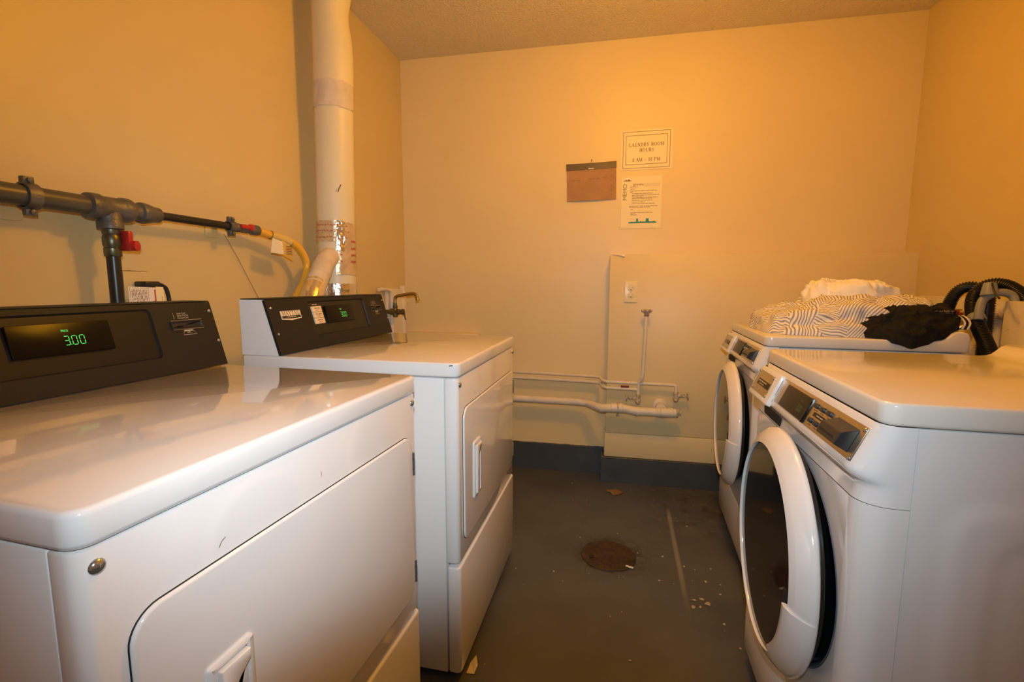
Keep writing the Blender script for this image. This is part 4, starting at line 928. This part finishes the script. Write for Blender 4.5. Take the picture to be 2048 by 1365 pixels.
# ------------------------------------------------------------------ faucet and supply pipe in the corner
wp = thing('corner_water_pipe', 'thin painted pipe bending down on the access board in the corner', 'pipe', L0, RL)
obj('pipe', tube(smooth_path([(2.02, -0.03, 1.096), (2.09, -0.03, 1.096), (2.135, -0.034, 1.090), (2.150, -0.036, 1.065), (2.150, -0.036, 0.98), (2.150, -0.036, 0.70)], 8), 0.0105, 14), 'pipe_paint', wp)
fc = thing('faucet', 'tarnished brass tap with long swan-neck spout behind the far dryer', 'faucet', BW(-0.85, 0.30, 0.97), AB)
obj('valve_body', xf(lathe([(0.012, -0.06), (0.012, -0.035), (0.019, -0.032), (0.019, -0.012), (0.0145, -0.008), (0.0165, 0.0), (0.0165, 0.018), (0.013, 0.022), (0.013, 0.034), (0.017, 0.036), (0.017, 0.046), (0.010, 0.05)], (0, 0, 0), (1, 0, 0), 16), Matrix()), 'brass_green', fc)
nk = lathe([(0.013, -0.03), (0.015, -0.022), (0.015, 0.012), (0.012, 0.02), (0.014, 0.024), (0.014, 0.034), (0.0105, 0.038), (0.0105, 0.05)], (-0.005, 0, 0), (0, 0, 1), 16); obj('neck', nk, 'brass_green', fc)
sp_ = smooth_path([(-0.005, 0, 0.045), (-0.004, 0, 0.075), (0.008, 0, 0.088), (0.03, -0.004, 0.092), (0.075, -0.012, 0.099), (0.112, -0.018, 0.103), (0.130, -0.02, 0.094), (0.137, -0.022, 0.078), (0.139, -0.022, 0.066)], 7)
obj('spout', tube(sp_, [0.0092] * (len(sp_) - 8) + [0.0092, 0.0095, 0.010, 0.0105, 0.011, 0.0115, 0.0125, 0.0125], 14), 'brass', fc)
obj('lever', tube(smooth_path([(0.042, -0.004, 0.004), (0.052, -0.006, -0.004), (0.056, -0.008, -0.03), (0.062, -0.010, -0.042)], 5), 0.0038, 8), 'brass_green', fc)
obj('supply_tail', tube(smooth_path([(-0.06, 0, 0), (-0.075, 0.02, -0.004), (-0.078, 0.06, -0.01)], 5), 0.010, 12), 'brass_green', fc)

# ------------------------------------------------------------------ pipes on the back wall
def bthing(name, label, cat): return thing(name, label, cat, (0, YB, 0), AB)
up = bthing('water_pipe', 'upper thin painted water pipe on the back wall, ending in a valve', 'pipe')
zu = lambda t: 0.606 - 0.018 * (t + 0.2) / 0.9
F1, F2 = -0.045, -OP - 0.040
rr = 0.0088
obj('pipe', tube([(-0.92, F1, zu(-0.92)), (0.255, F1, zu(0.255)), (0.285, F1 - 0.02, zu(0.28)), (0.300, F2 + 0.02, zu(0.3) - 0.004), (0.320, F2, zu(0.32) - 0.004), (0.672, F2, zu(0.672)), (0.684, F2, zu(0.68) - 0.004), (0.689, F2, zu(0.68) - 0.018), (0.689, F2, 0.500)], rr, 14), 'pipe_paint', up)
def angle_valve(parent, t, y, zc, sgn):
    b = lathe([(0.013, zc - 0.024), (0.0155, zc - 0.020), (0.0155, zc - 0.004), (0.013, zc), (0.015, zc + 0.012), (0.013, zc + 0.022), (0.010, zc + 0.026)], (t, y, 0), (0, 0, 1), 14)
    merge(b, lathe([(0.010, 0), (0.012, 0.006), (0.012, 0.016), (0.0085, 0.02), (0.0085, 0.03), (0.011, 0.032), (0.011, 0.040), (0.0045, 0.042), (0.0045, 0.056)], (t + sgn * 0.008, y, zc + 0.004), (sgn, 0, -0.04), 14))
    merge(b, lathe([(0.010, 0), (0.010, 0.022), (0.006, 0.023)], (t, y, zc - 0.010), (0, -0.75, -0.6), 12))
    vb_ = obj('valve_body', b, 'pipe_chip', parent)
    wb = NB(); cx = t + sgn * 0.062
    ring = [(cx, y + 0.0175 * math.cos(a), zc + 0.002 + 0.0175 * math.sin(a)) for a in [2 * PI * k / 20 for k in range(21)]]
    merge(wb, tube(ring, 0.0038, 8))
    for k in range(4):
        a = PI / 4 + k * PI / 2; merge(wb, seg_tube((cx, y, zc + 0.002), (cx, y + 0.0175 * math.cos(a), zc + 0.002 + 0.0175 * math.sin(a)), 0.003, 6))
    obj('handwheel', wb, 'pipe_chip', vb_)
    op_ = lathe([(0.0075, 0.0), (0.0001, 0.0008)], (t, y - 0.0165, zc - 0.0237), (0, -0.75, -0.6), 12, True); obj('outlet', op_, 'dark_gap', vb_)
angle_valve(up, 0.689, F2, 0.527, 1)
lo = bthing('water_pipe', 'lower thin water pipe on the back wall with scalloped standpipe cap', 'pipe')
zl = lambda t: 0.572 - 0.012 * (t + 0.2) / 0.7
obj('pipe', tube([(-0.92, F1, zl(-0.92)), (0.255, F1, zl(0.255)), (0.285, F1 - 0.02, zl(0.28)), (0.300, F2 + 0.02, zl(0.3) - 0.005), (0.320, F2, zl(0.32) - 0.005), (0.490, F2, zl(0.49) - 0.005)], rr, 14), 'pipe_paint', lo)
obj('standpipe', tube([(0.520, F2 - 0.018, 0.972), (0.512, F2 - 0.018, 0.640), (0.509, F2 - 0.018, 0.620), (0.495, F2 - 0.004, 0.600), (0.492, F2 - 0.002, 0.580), (0.492, F2 - 0.002, 0.478)], 0.0098, 14), 'pipe_paint', lo)
angle_valve(lo, 0.492, F2 - 0.002, 0.505, -1)
cp = lathe([(0.0095, 0.955), (0.0125, 0.960), (0.0125, 0.972), (0.0155, 0.976), (0.0185, 0.984), (0.017, 0.992), (0.008, 0.996)], (0.520, F2 - 0.018, 0), (0, 0, 1), 18)
for k in range(8):
    a = 2 * PI * k / 8; merge(cp, lathe([(0.0060, 0), (0.0075, 0.006), (0.0055, 0.013), (0.001, 0.015)], (0.520 + 0.0165 * math.cos(a), F2 - 0.018 + 0.0165 * math.sin(a), 0.984), (math.cos(a) * 0.75, math.sin(a) * 0.75, 0.66), 8))
obj('scalloped_cap', cp, 'pipe_chip', lo)
obj('cap_collar', lathe([(0.0128, 0.962), (0.0132, 0.965), (0.0128, 0.968)], (0.520, F2 - 0.018, 0), (0, 0, 1), 16, True), 'ink_soft', lo)
lbl = NB(); merge(lbl, box(0.398, 0.442, F2 - 0.010, F2 - 0.004, zl(0.42) + 0.004, zl(0.42) + 0.015, 0.002)); obj('red_label', lbl, 'red_dark', lo)
dp = bthing('drain_pipe', 'thick painted drain pipe with couplings low on the back wall', 'pipe')
FD = -OP - 0.075
pth = [(-0.92, -0.075, 0.457), (0.16, -0.075, 0.449), (0.215, -0.085, 0.447), (0.262, FD + 0.05, 0.446), (0.300, FD + 0.008, 0.446), (0.345, FD, 0.4525), (0.405, FD, 0.4555), (0.450, FD, 0.4475), (0.490, FD, 0.4415), (0.560, FD, 0.443), (0.692, FD, 0.4435)]
obj('pipe', tube(pth, [0.0215, 0.0215, 0.0215, 0.0225, 0.0235, 0.024, 0.024, 0.0235, 0.0235, 0.0235, 0.0235], 20), 'pipe_paint', dp)
for t0, t1, z, r in ((0.348, 0.412, 0.4545, 0.0268), (0.482, 0.500, 0.4415, 0.0258), (0.592, 0.606, 0.4430, 0.0260), (0.606, 0.672, 0.4435, 0.0262)):
    obj('coupling', lathe([(0.022, t0), (r, t0 + 0.002), (r, t1 - 0.002), (0.022, t1)], (0, FD, z), X, 20), 'pipe_paint', dp)
obj('end_cap', lathe([(0.0245, 0.688), (0.0250, 0.692), (0.022, 0.700), (0.012, 0.702), (0.011, 0.716), (0.004, 0.718)], (0, FD, 0.4435), X, 16), 'pipe_chip', dp)
obj('wall_flange', lathe([(0.040, 0), (0.040, 0.006), (0.032, 0.012), (0.026, 0.014), (0.024, 0.05)], (0.613, -OP - 0.001, 0.462), (0, -1, 0), 24), 'pipe_paint', dp)
sr = NB(); P = [(0.385, FD + 0.01 * math.cos(a) * 3.1, 0.4545 + 0.031 * math.sin(a)) for a in [2 * PI * k / 20 for k in range(21)]]; merge(sr, tube(P, 0.0025, 6)); merge(sr, lathe([(0.007, 0), (0.008, 0.006), (0.004, 0.012)], (0.385, FD - 0.005, 0.424), (0, -0.3, -1), 10))
obj('strap', sr, 'pipe_chip', dp)

# ------------------------------------------------------------------ papers, card, outlet on the back wall
def on_wall(name, label, cat, t, z, off, tilt=0.0):
    o = thing(name, label, cat, BW(t, off, z), AB); return o, WALLM @ Matrix.Rotation(tilt, 4, 'Z')
nt_, m_ = on_wall('notice', 'laminated notice reading LAUNDRY ROOM HOURS 8 AM - 10 PM', 'sign', 0.500, 1.859, 0.0015, 0.012)
obj('sheet', xf(slab(-0.1375, 0.1375, -0.106, 0.106, 0, 0.0012, 0.004, 0.0004), m_), 'paper', nt_, False)
bd = NB()
for a, b, wd in ((0.1235, 0.0955, 0.0022), (0.1085, 0.0760, 0.0022)):
    for q in (((-a, -b), (a, -b)), ((a, -b), (a, b)), ((a, b), (-a, b)), ((-a, b), (-a, -b))): ribbon(bd, q, wd, 0.0016)
obj('border', xf(bd, m_), 'ink_soft', nt_, False)
lt = serif('LAUNDRY ROOM', 0.0, 0.027, 0.0185, 1.02, 0.09, 0.0016); serif('HOURS', 0.002, -0.002, 0.0185, 1.02, 0.09, 0.0016, lt); serif('8 AM - 10 PM', 0.000, -0.052, 0.0185, 1.0, 0.09, 0.0016, lt)
obj('lettering', xf(lt, m_), 'ink_soft', nt_, False)
cr = wrap(0, 1, 0, 1, 1, 5) if False else NB(); V = {}
for i in range(15):
    for j in range(9):
        V[i, j] = cr.verts.new((-0.134 + 0.105 * i / 14, 0.062 + 0.042 * j / 8, 0.0040 + 0.0045 * noise.noise(Vector((i * 0.55, j * 1.1, 3.3)))))
for i in range(14):
    for j in range(8):
        if j / 8 > 0.1 + 0.65 * i / 14 or j > 6: cr.faces.new((V[i, j], V[i + 1, j], V[i + 1, j + 1], V[i, j + 1]))
obj('wrinkled_laminate', xf(cr, m_), 'plastic_clear', nt_)
me_, m_ = on_wall('memo_sheet', 'white MEMO letter with teal skyline taped under the hours notice', 'notice', 0.482, 1.578, 0.0015, 0.006)
obj('sheet', xf(slab(-0.108, 0.108, -0.140, 0.141, 0, 0.0010, 0.001, 0.0002), m_), 'paper', me_, False)
mm = text('MEMO', 0.031, 0, 0, 1.0); mm.transform(Matrix.Translation((-0.088, 0.058, 0.0013)) @ Matrix.Rotation(PI / 2, 4, 'Z')); obj('memo_lettering', xf(mm, m_), 'ink_sage', me_, False)
lg = NB(); hs_ = [3, 4, 3, 9, 5, 4, 5, 11, 5, 4, 3]
for i, h in enumerate(hs_): rect(lg, -0.097 + 0.0037 * i, -0.0933 + 0.0037 * i, 0.1165, 0.1165 + 0.0009 * h, 0.0013)
obj('emblem', xf(lg, m_), 'ink', me_, False)
ln = NB()
for a, b, y in ((-0.046, 0.012, 0.099), (-0.046, 0.012, 0.094), (-0.046, -0.032, 0.089), (-0.062, -0.020, 0.084), (-0.060, -0.030, 0.073), (-0.062, 0.082, 0.063), (-0.062, -0.042, 0.0575), (-0.050, 0.062, 0.0485), (-0.050, 0.096, 0.040), (-0.050, 0.010, 0.0345), (-0.050, 0.090, 0.0265), (-0.050, 0.060, 0.0210), (-0.050, 0.064, 0.0120), (-0.050, 0.020, 0.0025), (-0.050, 0.072, -0.0060), (-0.064, 0.094, -0.0195), (-0.064, 0.050, -0.0250), (-0.056, -0.038, -0.0355), (-0.056, 0.062, -0.0540), (-0.056, -0.030, -0.0605), (-0.056, -0.020, -0.0665)):
    scribble(ln, a, b, y, 0.0040, 0.0013)
for y in (0.1015, 0.0965, 0.0915, 0.0865): rect(ln, 0.014, 0.098, y - 0.0003, y + 0.0003, 0.0013)
obj('lettering', xf(ln, m_), 'ink_soft', me_, False)
sk = NB(); sh = [6, 8, 7, 9, 8, 7, 9, 8, 24, 24, 9, 8, 10, 9, 8, 9, 7, 9, 24, 24, 24, 9, 8, 7, 9, 8, 11, 7, 5]
for i, h in enumerate(sh): rect(sk, -0.066 + 0.0052 * i, -0.0608 + 0.0052 * i, -0.112, -0.112 + 0.00105 * h, 0.0013)
obj('skyline', xf(sk, m_), 'ink_teal', me_, False)
tpb = NB(); V = {}
for i in range(25):
    for j in range(4): V[i, j] = tpb.verts.new((-0.118 + 0.20 * i / 24, -0.146 + 0.018 * j / 3, 0.0024 + 0.0012 * noise.noise(Vector((i * 0.9, j * 0.8, 1.7)))))
for i in range(24):
    for j in range(3): tpb.faces.new((V[i, j], V[i + 1, j], V[i + 1, j + 1], V[i, j + 1]))
obj('clear_tape', xf(tpb, m_), 'plastic_clear', me_)
cd, m_ = on_wall('cardboard_sign', 'brown cardboard sign with dark strip along its top, left of the notices', 'sign', 0.207, 1.700, 0.003, 0.022)
def bent(a0, a1, b0, b1, c, th, amp, n=12, sk=0.0):
    top, bot = [], []; bm = NB(); V = {}
    for i in range(n + 1):
        a = a0 + (a1 - a0) * i / n; y = c + amp * math.sin(PI * i / n)
        for j, b in enumerate((b0, b1)):
            for k, cc in enumerate((y, y + th)): V[i, j, k] = bm.verts.new((a, b + sk * math.sin(PI * i / n), cc))
    for i in range(n):
        bm.faces.new((V[i, 0, 1], V[i + 1, 0, 1], V[i + 1, 1, 1], V[i, 1, 1])); bm.faces.new((V[i, 0, 0], V[i, 1, 0], V[i + 1, 1, 0], V[i + 1, 0, 0]))
        bm.faces.new((V[i, 0, 0], V[i + 1, 0, 0], V[i + 1, 0, 1], V[i, 0, 1])); bm.faces.new((V[i, 1, 0], V[i, 1, 1], V[i + 1, 1, 1], V[i + 1, 1, 0]))
    for i in (0, n): bm.faces.new((V[i, 0, 0], V[i, 0, 1], V[i, 1, 1], V[i, 1, 0]))
    return bm
obj('card', xf(bent(-0.136, 0.137, -0.103, 0.078, 0, 0.003, 0.010), m_), 'card', cd)
obj('dark_strip', xf(bent(-0.139, 0.138, 0.066, 0.102, 0.002, 0.003, 0.010, sk=-0.004), m_), 'card_dark', cd)
sc_ = NB(); rng = random.Random(3)
for a0, a1, y in ((-0.115, -0.060, 0.008), (-0.014, 0.046, 0.012), (0.060, 0.085, 0.018)): wavy(sc_, a0, a1, y, 0.010, 0.0014, 0, rng)
for i in range(6): wavy(sc_, 0.106, 0.118, 0.052 - 0.026 * i, 0.008, 0.0014, 0, rng)
for v in sc_.verts: v.co.z = 0.0034 + 0.010 * math.sin(PI * max(0, min(1, (v.co.x + 0.136) / 0.273)))
obj('handwriting', xf(sc_, m_), 'ink_soft', cd, False)
obj('staple', xf(slab(-0.016, 0.015, 0.0655, 0.0700, 0.0142, 0.0165, 0.002, 0.0008), m_), 'paper_white', cd)
obj('nail', lathe([(0.0015, 0), (0.0015, 0.012), (0.004, 0.012), (0.003, 0.0145)], (0.0, -0.002, 0.113), (0, -1, 0), 10), 'galv', cd)
ol = thing('wall_outlet', 'ivory double power outlet on the boxed panel of the back wall', 'outlet', BW(0.4375, OP + 0.0005, 1.0865), AB)
obj('cover_plate', xf(slab(-0.0340, 0.0340, -0.0575, 0.0575, 0, 0.0055, 0.004, 0.002), WALLM), 'ivory', ol)
for b in (0.0195, -0.0195):
    circ = [(0.0172 * math.cos(a), max(-0.0142, min(0.0142, 0.0172 * math.sin(a))) + b) for a in [2 * PI * k / 32 for k in range(32)]]
    rc_ = obj('receptacle', xf(prism(circ, 0.005, 0.0068, 0.0006, 2), WALLM), 'ivory', ol)
    s_ = NB(); rect(s_, -0.0072, -0.0050, b - 0.0005, b + 0.0080, 0.0070); rect(s_, 0.0050, 0.0072, b + 0.0005, b + 0.0075, 0.0070)
    s_.faces.new([s_.verts.new((0.0026 * math.cos(a), b - 0.0075 + 0.0026 * math.sin(a), 0.0070)) for a in [2 * PI * k / 10 for k in range(10)]])
    obj('slots', xf(s_, WALLM), 'ink', rc_, False)
    sr = NB(); ribbon(sr, circ + [circ[0]], 0.0008, 0.0058); obj('seam', xf(sr, WALLM), 'ink_soft', rc_, False)
dome_screw('screw', (0, -0.0055, 0), (0, -1, 0), 0.0026, ol)

# ------------------------------------------------------------------ drain hoses, standpipe box and valves behind the washers
W2o = Vector((0.9214, 1.5348, 0.0012))
def corr(path, r, amp=0.0018, pitch=0.0060):
    P = smooth_path(path, 30); Q = [P[0]]; step = pitch / 4
    acc = 0
    for a, b in zip(P[:-1], P[1:]):
        L = (b - a).length
        while acc + L >= step:
            f = (step - acc) / L; a = a + (b - a) * f; Q.append(a.copy()); L = (b - a).length; acc = 0
        acc += L
    return tube(Q, [r + amp * (1 if i % 4 in (1, 2) else -1) for i in range(len(Q))], 20)
HA_PATH = [(0.700, 0.36, 0.019), (0.700, 0.352, 0.90), (0.700, 0.348, 0.976), (0.700, 0.345, 1.024), (0.702, 0.334, 1.066), (0.713, 0.324, 1.100), (0.730, 0.313, 1.117), (0.752, 0.302, 1.119), (0.772, 0.296, 1.105), (0.785, 0.291, 1.074), (0.790, 0.284, 1.029), (0.792, 0.280, 0.019)]
ha = thing('drain_hose', 'black ribbed drain hose arching up behind the black garment', 'hose', W2o)
obj('hose', corr(HA_PATH, 0.0195), 'rubber', ha)
hb_ = thing('drain_hose', 'nearer black ribbed drain hose held in a grey U-shaped hook', 'hose', W2o)
obj('hose', corr([(0.630, -0.10, 0.019), (0.636, -0.075, 0.5), (0.643, -0.035, 0.83), (0.645, -0.015, 0.891), (0.650, 0.015, 0.922), (0.655, 0.069, 0.973), (0.660, 0.121, 1.024), (0.670, 0.152, 1.067), (0.685, 0.165, 1.101), (0.700, 0.151, 1.123), (0.720, 0.132, 1.130), (0.740, 0.108, 1.120), (0.755, 0.077, 1.093), (0.760, 0.050, 1.057), (0.760, 0.033, 1.003)], 0.0195), 'rubber', hb_)
hk = smooth_path([(0.650, 0.080, 1.013), (0.655, 0.089, 1.046), (0.665, 0.096, 1.077), (0.680, 0.094, 1.093), (0.695, 0.087, 1.102), (0.715, 0.081, 1.102), (0.730, 0.076, 1.093), (0.735, 0.069, 1.078), (0.737, 0.064, 1.056)], 8)
hkb = tube(hk, 0.0125, 12)
merge(hkb, tube([(0.676, 0.086, 1.094), (0.676, 0.090, 1.118), (0.678, 0.093, 1.132)], [0.024, 0.019, 0.0165], 12))
merge(hkb, lathe([(0.0225, -0.013), (0.0240, -0.010), (0.0240, 0.010), (0.0225, 0.013)], (0.661, 0.108, 1.014), (0.08, 0.72, 0.69), 20, True))
obj('hook', hkb, 'hook', hb_)
obj('cable_tie', tube(smooth_path([(0.664, 0.060, 1.132), (0.655, 0.036, 1.114), (0.653, 0.018, 1.096), (0.650, -0.002, 1.086)], 6), 0.0032, 8), 'black_plastic', hb_)
sx = thing('standpipe_box', 'tall pinkish-white wooden box at the right edge holding the drain hose end', 'box', W2o)
sbx = box(0.720, 0.80, -0.10, 0.088, -0.0012, 1.076, 0.003)
obj('box', sbx, 'board', sx)
pbx = NB()
for d_, z in ((0.058, 1.066), (0.062, 0.985), (0.020, 1.010)): ribbon(pbx, [(-d_, z), (-d_ + 0.006, z + 0.001)], 0.0012)
obj('scuff_mark', xf(pbx, frame_mtx((0.7195, 0, 0), (0, -1, 0), (0, 0, 1), (-1, 0, 0))), 'ink_soft', sx, False)
vl = thing('water_valve', '', 'valve', R0, RR)
def make_valve(T):
    obj('valve_body', lathe([(0.010, 0.03), (0.010, 0.055), (0.014, 0.058), (0.014, 0.080), (0.010, 0.084), (0.0055, 0.086), (0.0055, 0.095)], (0, 0, 0), (0, -1, 0), 14), 'brass', T)
    o_b = lathe([(0.0145, 0.0), (0.0145, -0.018), (0.0115, -0.022), (0.0115, -0.036)], (0, -0.069, -0.008), (0, -0.35, 1), 14); obj('outlet', o_b, 'chrome', T)
    wb = lathe([(0.007, 0), (0.007, 0.010), (0.001, 0.012)], (0, -0.092, 0), (0, -1, 0), 12)
    for k in range(4):
        a = 2 * PI * k / 4 + 0.3; merge(wb, lathe([(0.0075, 0.002), (0.0085, 0.006), (0.0070, 0.011)], (0.0145 * math.cos(a), -0.092, 0.0145 * math.sin(a)), (0, -1, 0), 12))
    merge(wb, tube([(0.0145 * math.cos(2 * PI * k / 16), -0.098, 0.0145 * math.sin(2 * PI * k / 16)) for k in range(17)], 0.0035, 6))
    obj('handwheel', wb, 'red_dark', T)
make_valve(vl)
vpos = [(0.435, 1.020, 'red-handled valve between the two drain hoses, nearest the corner'), (0.480, 1.020, 'red-handled valve just left of the grey-hooked hose'), (0.575, 1.008, 'red-handled valve seen through the grey hook arch, left one'), (0.640, 1.020, 'red-handled valve beside the wooden box')]
for i, (s, z, l) in enumerate(vpos):
    v = vl if i == 0 else copy_tree(vl)
    v.location = R0 + Vector((math.cos(RR) * s - math.sin(RR) * -0.03 * 0, math.sin(RR) * s, z)); v.location.z = z
    tag(v, l, 'valve', 'red-handled water valves on the right wall')
mf = thing('valve_manifold', 'painted pipe bar carrying the red-handled valves on the right wall', 'pipe', R0, RR)
obj('bar', seg_tube((0.36, -0.045, 1.013), (0.76, -0.045, 1.013), 0.0105, 14), 'pipe_chip', mf)
for s in (0.40, 0.70): obj('bracket', box(s - 0.01, s + 0.01, -0.045, -0.030, 1.003, 1.023, 0.002), 'galv', mf)
for i, (a, b, l) in enumerate((((0.580, -0.078, 0.975), (0.52, -0.17, 0.80), 'braided steel supply hose running down behind the grey-hooked hose'), ((0.636, -0.082, 0.985), (0.55, -0.20, 0.87), 'braided steel supply hose with brass nut beside the wooden box'))):
    hz_ = thing('supply_hose', l, 'hose', R0, RR)
    pth = smooth_path([a, ((a[0] * 2 + b[0]) / 3, (a[1] * 2 + b[1]) / 3 - 0.01, (a[2] * 2 + b[2]) / 3), b, (b[0] - 0.05, b[1] - 0.02, 0.55)], 8)
    obj('hose', tube(pth, 0.0075, 12), 'steel', hz_)
    obj('nut', lathe([(0.0125, -0.012), (0.0125, 0.012)], a, (Vector(b) - Vector(a)), 6), 'brass', hz_)

# ------------------------------------------------------------------ on the floor
dn = thing('floor_drain', 'rusty round iron drain cover in the grey floor', 'drain', (0.402, 1.609, 0))
dv = lathe([(0.112, 0.0005), (0.111, 0.004), (0.104, 0.0055), (0.098, 0.0045), (0.094, 0.003), (0.070, 0.0045), (0.066, 0.003), (0.045, 0.005), (0.020, 0.0065), (0.0005, 0.007)], (0, 0, 0), (0, 0, 1), 48)
for v in dv.verts:
    k = noise.noise(Vector((v.co.x * 22, v.co.y * 22, 4))); v.co.z = max(0.0004, v.co.z + 0.0016 * k); v.co.x *= 1 + 0.04 * k; v.co.y *= 1 + 0.04 * k
obj('cover', dv, 'rust', dn)
obj('lift_hole', lathe([(0.011, 0.0072), (0.0001, 0.0074)], (-0.066, -0.030, 0), (0, 0, 1), 14, True), 'dark_gap', dn)
lfm = NB(); ctr = lfm.verts.new((0, 0, 0.007)); rim = []
for k in range(26):
    a = 2 * PI * k / 26; r = 0.040 * (1 + 0.18 * noise.noise(Vector((math.cos(a) * 2, math.sin(a) * 2, 6)))); r *= 0.62 if abs(a - 3.9) < 0.35 else 1
    rim.append(lfm.verts.new((r * math.cos(a) * 1.05, r * 0.85 * math.sin(a), 0.003 + 0.005 * abs(noise.noise(Vector((a * 1.3, 1, 2)))))))
for k in range(26): lfm.faces.new((ctr, rim[k], rim[(k + 1) % 26]))
ext = bmesh.ops.extrude_face_region(lfm, geom=lfm.faces[:]); [setattr(v.co, 'z', v.co.z - 0.0022) for v in ext['geom'] if isinstance(v, bmesh.types.BMVert)]
lo_ = obj('dry_leaf', lfm, 'leaf', None, True); lo_.location = (0.395, 2.231, 0.001); tag(lo_, 'curled brown dry leaf on the floor near the back wall', 'leaf')
cbm = tube([(-0.014, 0, 0.0042), (0.016, 0.002, 0.0042)], 0.0040, 10); cb_ = obj('cigarette_butt', cbm, 'scrap'); cb_.location = (0.487, 1.541, 0.001); cb_.rotation_euler = (0, 0, 0.35 - 1.0 + 0.35); tag(cb_, 'small white cigarette butt at the edge of the rusty drain', 'litter')
scp = NB(); a = [scp.verts.new(p) for p in ((-0.012, -0.018, 0.001), (0.010, -0.016, 0.001), (0.014, 0.006, 0.012), (0.004, 0.022, 0.028), (-0.008, 0.008, 0.014))]; scp.faces.new(a); ext = bmesh.ops.extrude_face_region(scp, geom=scp.faces[:])
for v in ext['geom']:
    if isinstance(v, bmesh.types.BMVert): v.co.x += 0.0015; v.co.z += 0.001
so_ = obj('paper_scrap', scp, 'scrap', None, False); so_.location = (0.052, 0.905, 0.0); tag(so_, 'folded scrap of white paper at the foot of the far dryer', 'litter')
def gravel():
    bm = NB(); rng = random.Random(11)
    spots = [(0.155, 2.29), (0.27, 1.72), (0.43, 1.80), (0.52, 1.66), (0.60, 1.49), (0.20, 1.44), (0.62, 1.66), (0.70, 1.61), (0.80, 1.30), (0.83, 1.20), (0.71, 1.02), (0.50, 1.06), (0.05, 1.42), (0.74, 1.95), (0.80, 1.62)]
    for i in range(70):
        if i < len(spots): x, y = spots[i]; r = rng.uniform(0.0028, 0.0048)
        else: x = rng.uniform(0.05, 0.86); y = rng.uniform(0.5, 2.3); r = rng.uniform(0.0010, 0.0022)
        s = NB(); bmesh.ops.create_icosphere(s, subdivisions=1, radius=r)
        for v in s.verts: v.co = Vector((v.co.x * rng.uniform(0.7, 1.4), v.co.y * rng.uniform(0.7, 1.4), max(-r * 0.3, v.co.z * 0.55) + r * 0.3))
        merge(bm, s, Matrix.Translation((x, y, 0)))
    return bm
gv = obj('floor_crumbs', gravel(), 'crumb', None, False); tag(gv, 'pale crumbs and grit scattered over the grey floor', 'debris', kind='stuff')
fk = NB(); rng = random.Random(4)
for cx, cy, n, sz in ((0.755, 0.965, 7, 0.016), (0.735, 1.39, 5, 0.014), (0.80, 1.50, 3, 0.01)):
    for k in range(n):
        x = cx + rng.uniform(-0.03, 0.03); y = cy + rng.uniform(-0.04, 0.04); r = rng.uniform(0.4, 1) * sz
        P = [fk.verts.new((x + r * rng.uniform(0.4, 1) * math.cos(a), y + r * rng.uniform(0.4, 1) * math.sin(a), 0.0012)) for a in [2 * PI * j / 7 for j in range(7)]]; fk.faces.new(P)
ext = bmesh.ops.extrude_face_region(fk, geom=fk.faces[:])
for v in ext['geom']:
    if isinstance(v, bmesh.types.BMVert): v.co.z += 0.0012
fo = obj('paint_flakes', fk, 'crumb', None, False); tag(fo, 'loose cream paint flakes on the floor beside the near washer', 'debris', kind='stuff')
bpy.context.view_layer.update()
